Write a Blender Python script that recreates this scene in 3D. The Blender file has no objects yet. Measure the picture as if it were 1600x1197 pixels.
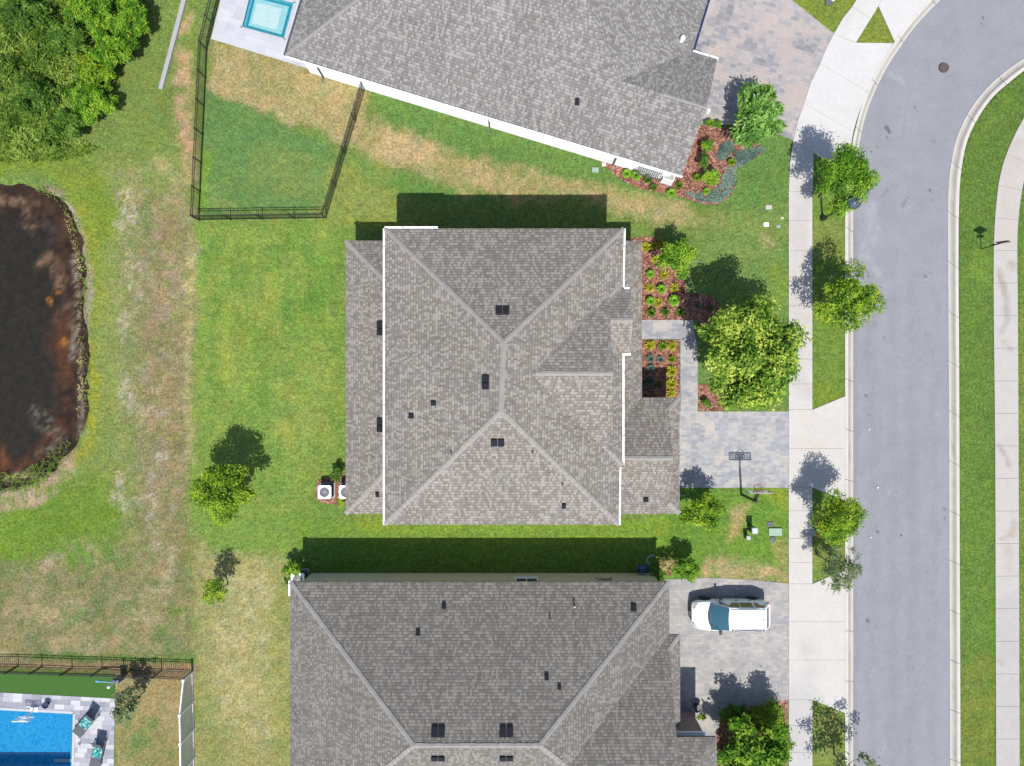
import bpy, math, random
import numpy as np
from mathutils import Vector, noise as mnoise
from mathutils.geometry import tessellate_polygon
random.seed(7)
R = np.random.RandomState(11)
S = 24.5          # photo pixels per metre on the ground
H = 45.0          # height of the drone
# ------------------------------------------------------------------ camera, sky, sun
sc = bpy.context.scene
cam_d = bpy.data.cameras.new("camera"); cam = bpy.data.objects.new("camera", cam_d)
sc.collection.objects.link(cam); sc.camera = cam
cam.location = (0, 0, H); cam.rotation_euler = (0, 0, 0)
cam_d.sensor_width = 36; cam_d.lens = 36 * H / (1600 / S); cam_d.clip_end = 3000
EL = math.radians(59.9); AZ = (0.037, -0.58)       # direction towards the sun in plan
world = bpy.data.worlds.new("World"); sc.world = world; world.use_nodes = True
wn = world.node_tree; sky = wn.nodes.new("ShaderNodeTexSky"); sky.sky_type = 'NISHITA'
sky.sun_disc = False; sky.sun_elevation = EL; sky.sun_rotation = math.radians(180 - 3.6)
wn.links.new(sky.outputs[0], wn.nodes["Background"].inputs[0]); wn.nodes["Background"].inputs[1].default_value = 0.115
sun_d = bpy.data.lights.new("sun", 'SUN'); sun = bpy.data.objects.new("sun", sun_d); sc.collection.objects.link(sun)
sun_d.energy = 4.2; sun_d.angle = math.radians(0.5); sun_d.color = (1.0, 0.965, 0.91)
sun.rotation_euler = Vector((-AZ[0], -AZ[1], -1.0)).to_track_quat('-Z', 'Y').to_euler(); sun.location = (2, -30, 60)
sc.view_settings.view_transform = 'Standard'; sc.view_settings.look = 'None'
sc.view_settings.exposure = 0.75; sc.view_settings.gamma = 1.0
K = 2.45          # how bright a sunlit level surface of albedo 1 comes out
# ------------------------------------------------------------------ helpers
def lin(v):
    v = v / 255.0
    return v / 12.92 if v <= 0.04045 else ((v + 0.055) / 1.055) ** 2.4
def C(r, g, b, k=None):
    k = k or K
    return (min(lin(r) / k, .85), min(lin(g) / k, .85), min(lin(b) / k, .85), 1)
def P(X, Y, h=0.0):
    f = (H - h) / H / S
    return ((X - 800) * f, (598.5 - Y) * f, h)
def G(X, Y): p = P(X, Y); return (p[0], p[1])
LOC = {}
def tag(o, label=None, cat=None, group=None, kind=None):
    if label: o["label"] = label
    if cat: o["category"] = cat
    if group: o["group"] = group
    if kind: o["kind"] = kind
    return o
def empty(name, loc, label, cat, group=None):
    o = bpy.data.objects.new(name, None); sc.collection.objects.link(o); o.location = loc
    o.empty_display_size = .3
    LOC[o.name] = Vector(loc); return tag(o, label, cat, group)
def obj(name, V, F, mat, parent=None, smooth=False, uv=None, tint=None, col=None, origin=None):
    me = bpy.data.meshes.new(name)
    V = np.asarray(V, float).reshape(-1, 3)
    off = np.array(LOC[parent.name]) if parent is not None else np.array(origin if origin is not None else (0, 0, 0))
    V = V - off
    if isinstance(F, np.ndarray) and F.ndim == 2:
        n, k = F.shape
        me.vertices.add(len(V)); me.vertices.foreach_set("co", V.ravel())
        me.loops.add(n * k); me.loops.foreach_set("vertex_index", F.ravel().astype(np.int32))
        me.polygons.add(n); me.polygons.foreach_set("loop_start", np.arange(0, n * k, k, dtype=np.int32))
        me.update(calc_edges=True)
    else:
        me.from_pydata([tuple(v) for v in V], [], [tuple(int(i) for i in f) for f in F])
    if uv is not None:
        l = me.uv_layers.new(name="UVMap"); l.data.foreach_set("uv", np.asarray(uv, float).ravel())
    if tint is not None:
        a = me.attributes.new("tint", 'FLOAT', 'POINT'); a.data.foreach_set("value", np.asarray(tint, float))
    if col is not None:
        a = me.attributes.new("paint", 'FLOAT_COLOR', 'POINT'); a.data.foreach_set("color", np.asarray(col, float).ravel())
    for m in (mat if isinstance(mat, (list, tuple)) else [mat]): me.materials.append(m)
    if smooth: me.polygons.foreach_set("use_smooth", [True] * len(me.polygons))
    me.validate()
    o = bpy.data.objects.new(name, me); sc.collection.objects.link(o)
    if parent is not None:
        o.parent = parent; LOC[o.name] = LOC[parent.name]
    else:
        o.location = tuple(off); LOC[o.name] = Vector(off)
    return o
class MB:
    def __init__(s): s.V = []; s.F = []
    def add(s, v, f):
        n = len(s.V); s.V += [tuple(p) for p in v]; s.F += [tuple(i + n for i in q) for q in f]; return s
    def box(s, x0, x1, y0, y1, z0, z1, bev=0):
        if bev:
            b = bev; v = []
            for z, e in ((z0, 0), (z1 - b, 0), (z1, b)):
                v += [(x0 + e, y0 + e, z), (x1 - e, y0 + e, z), (x1 - e, y1 - e, z), (x0 + e, y1 - e, z)]
            f = [(3, 2, 1, 0), (8, 9, 10, 11)]
            for k in (0, 4):
                for i in range(4): j = (i + 1) % 4; f.append((k + i, k + j, k + 4 + j, k + 4 + i))
            return s.add(v, f)
        v = [(x0, y0, z0), (x1, y0, z0), (x1, y1, z0), (x0, y1, z0), (x0, y0, z1), (x1, y0, z1), (x1, y1, z1), (x0, y1, z1)]
        return s.add(v, [(3, 2, 1, 0), (4, 5, 6, 7), (0, 1, 5, 4), (1, 2, 6, 5), (2, 3, 7, 6), (3, 0, 4, 7)])
    def obox(s, c, u, hu, hv, z0, z1):   # box turned so that its long axis is u in plan
        u = Vector((u[0], u[1], 0)).normalized(); v = Vector((-u.y, u.x, 0)); c = Vector((c[0], c[1], 0))
        q = [c + u * a * hu + v * b * hv for a, b in ((-1, -1), (1, -1), (1, 1), (-1, 1))]
        pts = [(p.x, p.y, z0) for p in q] + [(p.x, p.y, z1) for p in q]
        return s.add(pts, [(3, 2, 1, 0), (4, 5, 6, 7), (0, 1, 5, 4), (1, 2, 6, 5), (2, 3, 7, 6), (3, 0, 4, 7)])
    def beam(s, a, b, w, t=None, up=(0, 0, 1)):
        a = Vector(a); b = Vector(b); d = (b - a).normalized(); up = Vector(up)
        if abs(d.dot(up)) > .98: up = Vector((0, 1, 0))
        x = d.cross(up).normalized(); y = x.cross(d); t = t or w; v = []
        for p in (a, b):
            for i, j in ((-1, -1), (1, -1), (1, 1), (-1, 1)): v.append(p + x * i * w / 2 + y * j * t / 2)
        return s.add(v, [(3, 2, 1, 0), (4, 5, 6, 7), (0, 1, 5, 4), (1, 2, 6, 5), (2, 3, 7, 6), (3, 0, 4, 7)])
    def tube(s, pts, rads, n=8, cap=True):
        pts = [Vector(p) for p in pts]; rings = []
        for i, p in enumerate(pts):
            d = (pts[min(i + 1, len(pts) - 1)] - pts[max(i - 1, 0)]).normalized()
            ref = Vector((0, 0, 1)) if abs(d.z) < .9 else Vector((1, 0, 0))
            x = d.cross(ref).normalized(); y = d.cross(x)
            rings += [p + (x * math.cos(2 * math.pi * k / n) + y * math.sin(2 * math.pi * k / n)) * rads[i] for k in range(n)]
        f = []
        for i in range(len(pts) - 1):
            for k in range(n): j = (k + 1) % n; f.append((i * n + k, i * n + j, (i + 1) * n + j, (i + 1) * n + k))
        if cap: f += [tuple(range(n))[::-1], tuple(range((len(pts) - 1) * n, len(pts) * n))]
        return s.add(rings, f)
    def lathe(s, c, prof, n=20):      # prof: (r, z)
        v = [(c[0] + r * math.cos(2 * math.pi * k / n), c[1] + r * math.sin(2 * math.pi * k / n), z) for r, z in prof for k in range(n)]
        f = []
        for i in range(len(prof) - 1):
            for k in range(n): j = (k + 1) % n; f.append((i * n + k, i * n + j, (i + 1) * n + j, (i + 1) * n + k))
        f += [tuple(range(n))[::-1], tuple(range((len(prof) - 1) * n, len(prof) * n))]
        return s.add(v, f)
    def slab(s, poly, z, t=.12):
        n = len(poly); a = sum(poly[i][0] * poly[(i + 1) % n][1] - poly[(i + 1) % n][0] * poly[i][1] for i in range(n))
        if a < 0: poly = poly[::-1]
        tri = tessellate_polygon([[Vector((p[0], p[1], 0)) for p in poly]])
        v = [(p[0], p[1], z) for p in poly] + [(p[0], p[1], z - t) for p in poly]; f = []
        for q in tri:
            A, B, D = (poly[i] for i in q)
            cr = (B[0] - A[0]) * (D[1] - A[1]) - (B[1] - A[1]) * (D[0] - A[0])
            f.append(tuple(q) if cr > 0 else tuple(q[::-1]))
        for i in range(n): j = (i + 1) % n; f.append((i + n, j + n, j, i))
        return s.add(v, f)
    def out(s, name, mat, parent=None, **k): return obj(name, s.V, s.F, mat, parent, **k)
def px(pts): return [G(*p) for p in pts]
def catmull(pts, n):
    pts = [Vector((p[0], p[1])) for p in pts]; q = [pts[0] * 2 - pts[1]] + pts + [pts[-1] * 2 - pts[-2]]; out = []
    for i in range(1, len(q) - 2):
        for k in range(14):
            t = k / 14; a, b, c, d = q[i - 1], q[i], q[i + 1], q[i + 2]
            out.append(.5 * ((2 * b) + (c - a) * t + (2 * a - 5 * b + 4 * c - d) * t * t + (3 * b - a - 3 * c + d) * t ** 3))
    out.append(pts[-1]); L = [0]
    for a, b in zip(out, out[1:]): L.append(L[-1] + (b - a).length)
    xs = np.interp(np.linspace(0, L[-1], n), L, [p.x for p in out]); ys = np.interp(np.linspace(0, L[-1], n), L, [p.y for p in out])
    return np.stack([xs, ys], 1)
# ------------------------------------------------------------------ numpy noise and painting
_T = R.rand(256, 256)
def vnoise(x, y):
    xi = np.floor(x).astype(int); yi = np.floor(y).astype(int); fx = x - xi; fy = y - yi
    fx = fx * fx * (3 - 2 * fx); fy = fy * fy * (3 - 2 * fy)
    a = _T[xi % 256, yi % 256]; b = _T[(xi + 1) % 256, yi % 256]; c = _T[xi % 256, (yi + 1) % 256]; d = _T[(xi + 1) % 256, (yi + 1) % 256]
    return (a * (1 - fx) + b * fx) * (1 - fy) + (c * (1 - fx) + d * fx) * fy
def fbm(x, y, s, o=4):
    r = 0; a = .5; t = 0
    for k in range(o): r = r + a * vnoise(x / s + 17.3 * k, y / s + 9.1 * k); t += a; a *= .6; s = s / 2.07
    return r / t
def inside(X, Y, poly):
    r = np.zeros(X.shape, bool); n = len(poly)
    for i in range(n):
        x1, y1 = poly[i]; x2, y2 = poly[(i + 1) % n]
        if y1 == y2: continue
        r ^= ((y1 > Y) != (y2 > Y)) & (X < (x2 - x1) * (Y - y1) / (y2 - y1) + x1)
    return r
def segdist(X, Y, pts):
    d = np.full(X.shape, 1e9)
    for (x1, y1), (x2, y2) in zip(pts, pts[1:]):
        dx, dy = x2 - x1, y2 - y1; L = dx * dx + dy * dy + 1e-9
        t = np.clip(((X - x1) * dx + (Y - y1) * dy) / L, 0, 1)
        d = np.minimum(d, np.hypot(X - x1 - t * dx, Y - y1 - t * dy))
    return d
def sdf(X, Y, poly):
    d = segdist(X, Y, list(poly) + [poly[0]]); return np.where(inside(X, Y, poly), d, -d)
def paint(V, base, strokes):
    """V in metres; strokes in photo pixels: (colour, alpha, 'poly'|'line', pts, radius, soft, breakup, noise scale)"""
    X = 800 + V[:, 0] * S; Y = 598.5 - V[:, 1] * S
    col = np.tile(np.array(base[:3]), (len(V), 1))
    for i, (c, al, kind, pts, rad, soft, brk, ns) in enumerate(strokes):
        x0 = min(p[0] for p in pts) - rad - soft * 3 - 40; x1 = max(p[0] for p in pts) + rad + soft * 3 + 40
        y0 = min(p[1] for p in pts) - rad - soft * 3 - 40; y1 = max(p[1] for p in pts) + rad + soft * 3 + 40
        m = (X > x0) & (X < x1) & (Y > y0) & (Y < y1)
        if not m.any(): continue
        x = X[m]; y = Y[m]
        wx = x + (fbm(x + 31 * i, y, 28, 3) - .5) * soft * 2.2; wy = y + (fbm(x, y + 57 * i, 28, 3) - .5) * soft * 2.2
        d = sdf(wx, wy, pts) if kind == 'poly' else rad - segdist(wx, wy, pts)
        cov = np.clip(d / max(soft, .5) + .5, 0, 1)
        nn = fbm(x + 91 * i, y + 13 * i, ns, 4)
        t = np.clip((nn - .5) * 4.5 + .5, 0, 1)
        cov = cov * (1 - brk + brk * t) * al
        col[m] = col[m] * (1 - cov[:, None]) + np.array(c[:3])[None] * cov[:, None]
    return np.concatenate([np.clip(col, 0, 1), np.ones((len(V), 1))], 1)
# ------------------------------------------------------------------ materials
def newmat(name):
    m = bpy.data.materials.new(name); m.use_nodes = True; nt = m.node_tree
    return m, nt, nt.nodes["Principled BSDF"]
def nd(nt, t, **k):
    n = nt.nodes.new(t)
    for a, b in k.items(): setattr(n, a, b)
    return n
def lk(nt, a, b): nt.links.new(a, b)
def math_(nt, op, a, b=None, c=None):
    n = nd(nt, "ShaderNodeMath", operation=op)
    for i, v in enumerate((a, b, c)):
        if v is None: continue
        if isinstance(v, (int, float)): n.inputs[i].default_value = v
        else: lk(nt, v, n.inputs[i])
    return n.outputs[0]
def mixc(nt, fac, a, b, mode='MIX'):
    n = nd(nt, "ShaderNodeMix", data_type='RGBA', blend_type=mode)
    for i, v in ((0, fac), (6, a), (7, b)):
        if isinstance(v, (int, float)): n.inputs[i].default_value = v
        elif isinstance(v, tuple): n.inputs[i].default_value = v
        else: lk(nt, v, n.inputs[i])
    return n.outputs[2]
def noi(nt, vec, scale, detail=3, rough=.6):
    n = nd(nt, "ShaderNodeTexNoise"); n.inputs["Scale"].default_value = scale; n.inputs["Detail"].default_value = detail
    n.inputs["Roughness"].default_value = rough
    if vec is not None: lk(nt, vec, n.inputs["Vector"])
    return n.outputs["Fac"]
def ramp(nt, fac, stops, interp='LINEAR'):
    n = nd(nt, "ShaderNodeValToRGB"); n.color_ramp.interpolation = interp; e = n.color_ramp.elements
    while len(e) < len(stops): e.new(.5)
    for i, (p, c) in enumerate(stops): e[i].position = p; e[i].color = c if isinstance(c, tuple) else (c, c, c, 1)
    lk(nt, fac, n.inputs[0]); return n.outputs[0]
def bump(nt, bsdf, h, strength=.5, dist=.02):
    b = nd(nt, "ShaderNodeBump"); b.inputs["Strength"].default_value = strength; b.inputs["Distance"].default_value = dist
    lk(nt, h, b.inputs["Height"]); lk(nt, b.outputs[0], bsdf.inputs["Normal"])
def coord(nt): 
    g = nd(nt, "ShaderNodeNewGeometry"); return g.outputs["Position"]
def plain(name, c, rough=.6, metal=0, var=.12, scale=6, spec=.5):
    m, nt, b = newmat(name); v = coord(nt)
    f = noi(nt, v, scale, 4)
    k = ramp(nt, f, [(.3, 1 - var), (.7, 1 + var * .6)])
    lk(nt, mixc(nt, 1.0, c, k, 'MULTIPLY'), b.inputs["Base Color"])
    b.inputs["Roughness"].default_value = rough; b.inputs["Metallic"].default_value = metal; b.inputs["Specular IOR Level"].default_value = spec
    return m
def mat_painted(name, s1, s2, contrast, bumpd, fleck=None, rough=.95, fl=.35, hue=False):
    m, nt, b = newmat(name); v = coord(nt)
    a = nd(nt, "ShaderNodeAttribute", attribute_name="paint")
    f1 = ramp(nt, noi(nt, v, s1, 4, .7), [(.36, 1 - contrast * .55), (.64, 1 + contrast * .55)])
    f2 = ramp(nt, noi(nt, v, s2, 3, .7), [(.36, 1 - contrast), (.64, 1 + contrast)])
    c = mixc(nt, 1.0, a.outputs["Color"], f1, 'MULTIPLY'); c = mixc(nt, 1.0, c, f2, 'MULTIPLY')
    if hue:
        hu = ramp(nt, noi(nt, v, .8, 5, .75), [(.36, (.88, 1.0, 1.06, 1)), (.5, (1, 1, 1, 1)), (.64, (1.13, 1.04, .92, 1))])
        c = mixc(nt, 1.0, c, hu, 'MULTIPLY')
    if fleck:
        fk = ramp(nt, noi(nt, v, s2 * .75, 4, .8), [(.54, 0.0), (.62, fl)])
        c = mixc(nt, fk, c, mixc(nt, .5, mixc(nt, 1.0, c, (1.7, 1.6, 1.6, 1), 'MULTIPLY'), fleck))
    lk(nt, c, b.inputs["Base Color"]); b.inputs["Roughness"].default_value = rough; b.inputs["Specular IOR Level"].default_value = .2
    bump(nt, b, noi(nt, v, s2, 3, .7), .6, bumpd)
    return m
M = {}
M['lawn'] = mat_painted("lawn_grass", 2.6, 7.0, .33, .05, C(190, 184, 140), fl=.5, hue=True)
M['road'] = mat_painted("asphalt", .7, 13.0, .085, .008, None, .9)
M['conc'] = mat_painted("pale_concrete", .9, 10, .05, .004, None, .85)
def mat_shingle(name, dark, mid, light, pink, capped=False):
    m, nt, b = newmat(name); tc = nd(nt, "ShaderNodeTexCoord"); sp = nd(nt, "ShaderNodeSeparateXYZ"); lk(nt, tc.outputs["UV"], sp.inputs[0])
    rv = math_(nt, 'DIVIDE', sp.outputs[1], .17); row = math_(nt, 'FLOOR', rv); fr = math_(nt, 'FRACT', rv)
    wn1 = nd(nt, "ShaderNodeTexWhiteNoise", noise_dimensions='1D'); lk(nt, row, wn1.inputs["W"])
    ru = math_(nt, 'ADD', math_(nt, 'DIVIDE', sp.outputs[0], .12), math_(nt, 'MULTIPLY', wn1.outputs[0], 7.0))
    cu = math_(nt, 'FLOOR', ru); cb = nd(nt, "ShaderNodeCombineXYZ"); lk(nt, cu, cb.inputs[0]); lk(nt, row, cb.inputs[1])
    w = nd(nt, "ShaderNodeTexWhiteNoise", noise_dimensions='2D'); lk(nt, cb.outputs[0], w.inputs["Vector"])
    c = ramp(nt, w.outputs[0], [(0, dark), (.3, mid), (.52, mid), (.78, light), (1, light)])
    big = ramp(nt, noi(nt, tc.outputs["UV"], 1.1, 5, .75), [(.44, 0.0), (.7, .75)])
    c = mixc(nt, big, c, mixc(nt, 1.0, c, pink, 'MULTIPLY'))
    pos = coord(nt)
    c = mixc(nt, 1.0, c, ramp(nt, noi(nt, pos, .35, 5, .7), [(.3, .90), (.7, 1.09)]), 'MULTIPLY')
    c = mixc(nt, 1.0, c, ramp(nt, noi(nt, pos, 14, 2), [(.3, .86), (.7, 1.12)]), 'MULTIPLY')
    ms = nd(nt, "ShaderNodeMapping"); ms.inputs["Scale"].default_value = (2.6, .28, 1); lk(nt, tc.outputs["UV"], ms.inputs[0])
    c = mixc(nt, 1.0, c, ramp(nt, noi(nt, ms.outputs[0], 1.0, 4, .7), [(.35, .93), (.62, 1.05)]), 'MULTIPLY')
    edge = ramp(nt, fr, [(0, .72), (.16, .80), (.3, 1.0), (1, 1.03)])  # shadow line at the butt of each shingle course, painted into the colour
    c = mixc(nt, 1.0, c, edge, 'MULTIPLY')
    lk(nt, c, b.inputs["Base Color"]); b.inputs["Roughness"].default_value = .93; b.inputs["Specular IOR Level"].default_value = .25
    hgt = math_(nt, 'ADD', math_(nt, 'MULTIPLY', math_(nt, 'SUBTRACT', 1.0, fr), .6), math_(nt, 'MULTIPLY', w.outputs[0], .5))
    bump(nt, b, hgt, .7, .02)
    return m
M['sh1'] = mat_shingle("warm_grey_shingles", C(149, 142, 133), C(163, 156, 147), C(191, 185, 176), (1.03, .94, .91, 1))
M['sh2'] = mat_shingle("slate_grey_shingles", C(136, 131, 124), C(149, 144, 137), C(174, 169, 160), (1.0, .96, .94, 1))
M['sh3'] = mat_shingle("light_grey_shingles", C(146, 142, 139), C(160, 156, 152), C(188, 185, 181), (1.0, .94, .93, 1))
M['cap1'] = plain("ridge_cap_warm", C(188, 182, 174), .92, var=.12, scale=2.2)
M['cap2'] = plain("ridge_cap_grey", C(184, 180, 175), .92, var=.18, scale=2.6)
M['white'] = plain("white_paint", (.72, .72, .72, 1), .5, var=.05)
M['fascia'] = plain("fascia_paint", C(196, 190, 180), .6, var=.06)
M['wallw'] = plain("white_stucco", (.78, .80, .84, 1), .85, var=.04, scale=1.5)
M['wallk'] = plain("khaki_stucco", (.50, .47, .33, 1), .9, var=.06, scale=1.2)
M['wallb'] = plain("beige_stucco", C(225, 215, 198), .9, var=.06, scale=1.2)
M['dark'] = plain("dark_plastic", C(52, 54, 62), .5, var=.12)
M['vent'] = plain('vent_black', C(56, 58, 68), .95, var=.15, spec=.1)
M['black'] = plain("black_metal", (.012, .012, .013, 1), .45, var=.1)
M['grey'] = plain("grey_metal", C(150, 152, 156), .45, .4, var=.1)
M['dgrey'] = plain("dark_grey_metal", C(95, 100, 106), .5, var=.12)
M['bark'] = plain("bark", (.16, .12, .085, 1), .95, var=.35, scale=12)
M['edging'] = plain("light_concrete", C(205, 205, 205), .85, var=.08, scale=3)
M['joint'] = plain('joint_sand', C(150, 142, 132), .95)
M['green_lid'] = plain("pale_green_plastic", C(178, 208, 184), .5, var=.04)
M['dgreen'] = plain("dark_green_plastic", C(70, 105, 75), .5, var=.08)
M['yellow'] = plain("yellow_paint", C(235, 205, 20), .5, var=.08)
M['blue'] = plain("blue_paint", C(20, 75, 160), .4, var=.08)
M['navy'] = plain("navy_plastic", C(25, 55, 105), .5, var=.08)
M['lblue'] = plain("pale_blue_plastic", C(130, 190, 215), .5, var=.06)
M['orange'] = plain("orange_metal", C(225, 100, 50), .5, var=.08)
M['rubber'] = plain("rubber", (.015, .015, .015, 1), .85, var=.1)
M['vinyl'] = plain("vinyl_panel", (.52, .50, .44, 1), .55, var=.04)
M['iron'] = plain("rusty_iron", C(112, 98, 98), .7, .1, var=.2, scale=14)
M['fabricg'] = plain("grey_sling", C(105, 108, 118), .8, var=.08)
def carpaint():
    m, nt, b = newmat("white_car_paint"); b.inputs["Base Color"].default_value = (.80, .81, .82, 1)
    b.inputs["Roughness"].default_value = .3; b.inputs["Coat Weight"].default_value = .6; b.inputs["Coat Roughness"].default_value = .05
    return m
M['car'] = carpaint()
def glass(name, c, r=.06):
    m, nt, b = newmat(name); b.inputs["Base Color"].default_value = c; b.inputs["Roughness"].default_value = r
    b.inputs["Specular IOR Level"].default_value = .8; b.inputs["Coat Weight"].default_value = 1; b.inputs["Coat Roughness"].default_value = .03
    return m
M['glass'] = glass("tinted_glass", (.02, .03, .035, 1)); M['wind'] = glass("windshield_glass", (.02, .075, .105, 1))
M['dash'] = plain('dash', (.03, .03, .03, 1), .8)
M['lampglass'] = glass("lens_glass", (.35, .37, .38, 1), .15)
M['redglass'] = glass("red_lens", (.3, .01, .01, 1), .15)
def mat_pavers(name, stops, w=.33, h=.165, clump=.9, ang=0, joint=.75, mixw=.45):
    m, nt, b = newmat(name); v = coord(nt)
    mp = nd(nt, "ShaderNodeMapping"); mp.inputs["Rotation"].default_value = (0, 0, ang); lk(nt, v, mp.inputs["Vector"])
    sp = nd(nt, "ShaderNodeSeparateXYZ"); lk(nt, mp.outputs[0], sp.inputs[0])
    rv = math_(nt, 'DIVIDE', sp.outputs[1], h); row = math_(nt, 'FLOOR', rv); fr = math_(nt, 'FRACT', rv)
    wn1 = nd(nt, "ShaderNodeTexWhiteNoise", noise_dimensions='1D'); lk(nt, row, wn1.inputs["W"])
    ru = math_(nt, 'ADD', math_(nt, 'DIVIDE', sp.outputs[0], w), math_(nt, 'MULTIPLY', wn1.outputs[0], 5.0))
    cu = math_(nt, 'FLOOR', ru); fu = math_(nt, 'FRACT', ru)
    cb = nd(nt, "ShaderNodeCombineXYZ"); lk(nt, cu, cb.inputs[0]); lk(nt, row, cb.inputs[1])
    wz = nd(nt, "ShaderNodeTexWhiteNoise", noise_dimensions='2D'); lk(nt, cb.outputs[0], wz.inputs["Vector"])
    sn = nd(nt, "ShaderNodeVectorMath", operation='SNAP'); lk(nt, mp.outputs[0], sn.inputs[0]); sn.inputs[1].default_value = (w, h, 1)
    cl = noi(nt, sn.outputs[0], clump, 4, .75)
    cl = math_(nt, 'ADD', math_(nt, 'MULTIPLY', math_(nt, 'SUBTRACT', cl, .5), 2.1), .5)
    t = math_(nt, 'ADD', math_(nt, 'MULTIPLY', cl, 1 - mixw), math_(nt, 'MULTIPLY', wz.outputs[0], mixw))
    c = ramp(nt, t, stops)
    j1 = ramp(nt, fr, [(0, joint), (.1, joint), (.16, 1.0)]); j2 = ramp(nt, fu, [(0, joint), (.05, joint), (.08, 1.0)])
    c = mixc(nt, 1.0, c, j1, 'MULTIPLY'); c = mixc(nt, 1.0, c, j2, 'MULTIPLY')
    c = mixc(nt, 1.0, c, ramp(nt, noi(nt, v, .4, 4), [(.3, .92), (.7, 1.06)]), 'MULTIPLY')
    lk(nt, c, b.inputs["Base Color"]); b.inputs["Roughness"].default_value = .85; b.inputs["Specular IOR Level"].default_value = .3
    return m
M['pav1'] = mat_pavers("grey_cream_pavers", [(.15, C(172, 174, 181)), (.42, C(194, 195, 200)), (.56, C(212, 209, 207)), (.8, C(232, 222, 211))], w=.3, h=.15, clump=.9, mixw=.3, joint=.88)
M['pav2'] = mat_pavers("weathered_grey_pavers", [(.2, C(184, 182, 184)), (.5, C(202, 198, 195)), (.8, C(220, 213, 204))], clump=.8, joint=.86)
M['pav3'] = mat_pavers("rose_grey_pavers", [(.2, C(160, 160, 166)), (.36, C(180, 178, 182)), (.44, C(200, 194, 194)), (.6, C(215, 203, 198)), (.8, C(224, 206, 196))], w=.42, h=.21, clump=.55, ang=.29, mixw=.22, joint=.9)
M['pav4'] = mat_pavers("white_marble_pavers", [(.2, C(178, 180, 194)), (.5, C(212, 212, 222)), (.75, C(242, 242, 248))], w=.62, h=.3, clump=1.6, ang=.05, joint=.85, mixw=.7)
M['patio'] = mat_pavers("bright_patio_pavers", [(.2, C(224, 226, 236)), (.6, C(240, 241, 248)), (.9, C(250, 250, 255))], w=.6, h=.4, clump=1., ang=.29, joint=.95)
def mat_mulch():
    m, nt, b = newmat("red_bark_mulch"); v = coord(nt)
    vo = nd(nt, "ShaderNodeTexVoronoi"); vo.inputs["Scale"].default_value = 11; lk(nt, v, vo.inputs["Vector"])
    sp = nd(nt, "ShaderNodeSeparateColor"); lk(nt, vo.outputs["Color"], sp.inputs[0])
    c = ramp(nt, sp.outputs[0], [(0, C(104, 62, 50)), (.4, C(164, 104, 84)), (.75, C(194, 136, 112)), (1, C(226, 182, 160))])
    c = mixc(nt, 1.0, c, ramp(nt, noi(nt, v, 2.0, 4), [(.3, .8), (.7, 1.15)]), 'MULTIPLY')
    lk(nt, c, b.inputs["Base Color"]); b.inputs["Roughness"].default_value = 1
    bump(nt, b, vo.outputs["Distance"], .8, .04); return m
M['mulch'] = mat_mulch()
def mat_leaf(name, dark, mid, light, trans=.3, rough=.5):
    m, nt, b = newmat(name); a = nd(nt, "ShaderNodeAttribute", attribute_name="tint")
    c = ramp(nt, a.outputs["Fac"], [(0, dark), (.5, mid), (1, light)])
    lk(nt, c, b.inputs["Base Color"]); b.inputs["Roughness"].default_value = .65; b.inputs["Specular IOR Level"].default_value = .15
    t = nd(nt, "ShaderNodeBsdfTranslucent"); lk(nt, mixc(nt, .35, c, (.35, .5, .05, 1)), t.inputs[0])
    mx = nd(nt, "ShaderNodeMixShader"); mx.inputs[0].default_value = trans
    out = nt.nodes["Material Output"]; lk(nt, b.outputs[0], mx.inputs[1]); lk(nt, t.outputs[0], mx.inputs[2]); lk(nt, mx.outputs[0], out.inputs[0])
    return m
M['l_lime'] = mat_leaf("lime_leaves", (.035, .10, .012, 1), (.14, .24, .02, 1), (.40, .48, .08, 1))
M['l_bright'] = mat_leaf("bright_green_leaves", (.03, .10, .008, 1), (.085, .20, .012, 1), (.24, .37, .03, 1))
M['l_yel'] = mat_leaf("yellow_green_leaves", (.04, .105, .006, 1), (.115, .22, .01, 1), (.30, .39, .03, 1))
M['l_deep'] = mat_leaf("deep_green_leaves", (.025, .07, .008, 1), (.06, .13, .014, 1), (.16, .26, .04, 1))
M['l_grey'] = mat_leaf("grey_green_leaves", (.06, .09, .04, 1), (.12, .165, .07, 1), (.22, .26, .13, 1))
M['l_reed'] = mat_leaf("marsh_leaves", (.03, .07, .008, 1), (.09, .16, .018, 1), (.24, .32, .06, 1))
M['l_spear'] = mat_leaf('spear_leaves', (.05, .13, .02, 1), (.12, .25, .04, 1), (.27, .42, .12, 1))
M['l_mound'] = mat_leaf('mound_leaves', (.07, .2, .01, 1), (.16, .36, .02, 1), (.3, .5, .06, 1))
M['l_gold'] = mat_leaf("golden_leaves", (.20, .22, .01, 1), (.36, .36, .02, 1), (.55, .50, .08, 1))
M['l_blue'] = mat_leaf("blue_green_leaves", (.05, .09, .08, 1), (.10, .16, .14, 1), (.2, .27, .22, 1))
M['l_straw'] = mat_leaf("straw_leaves", (.16, .13, .04, 1), (.30, .25, .09, 1), (.5, .42, .2, 1))
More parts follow.
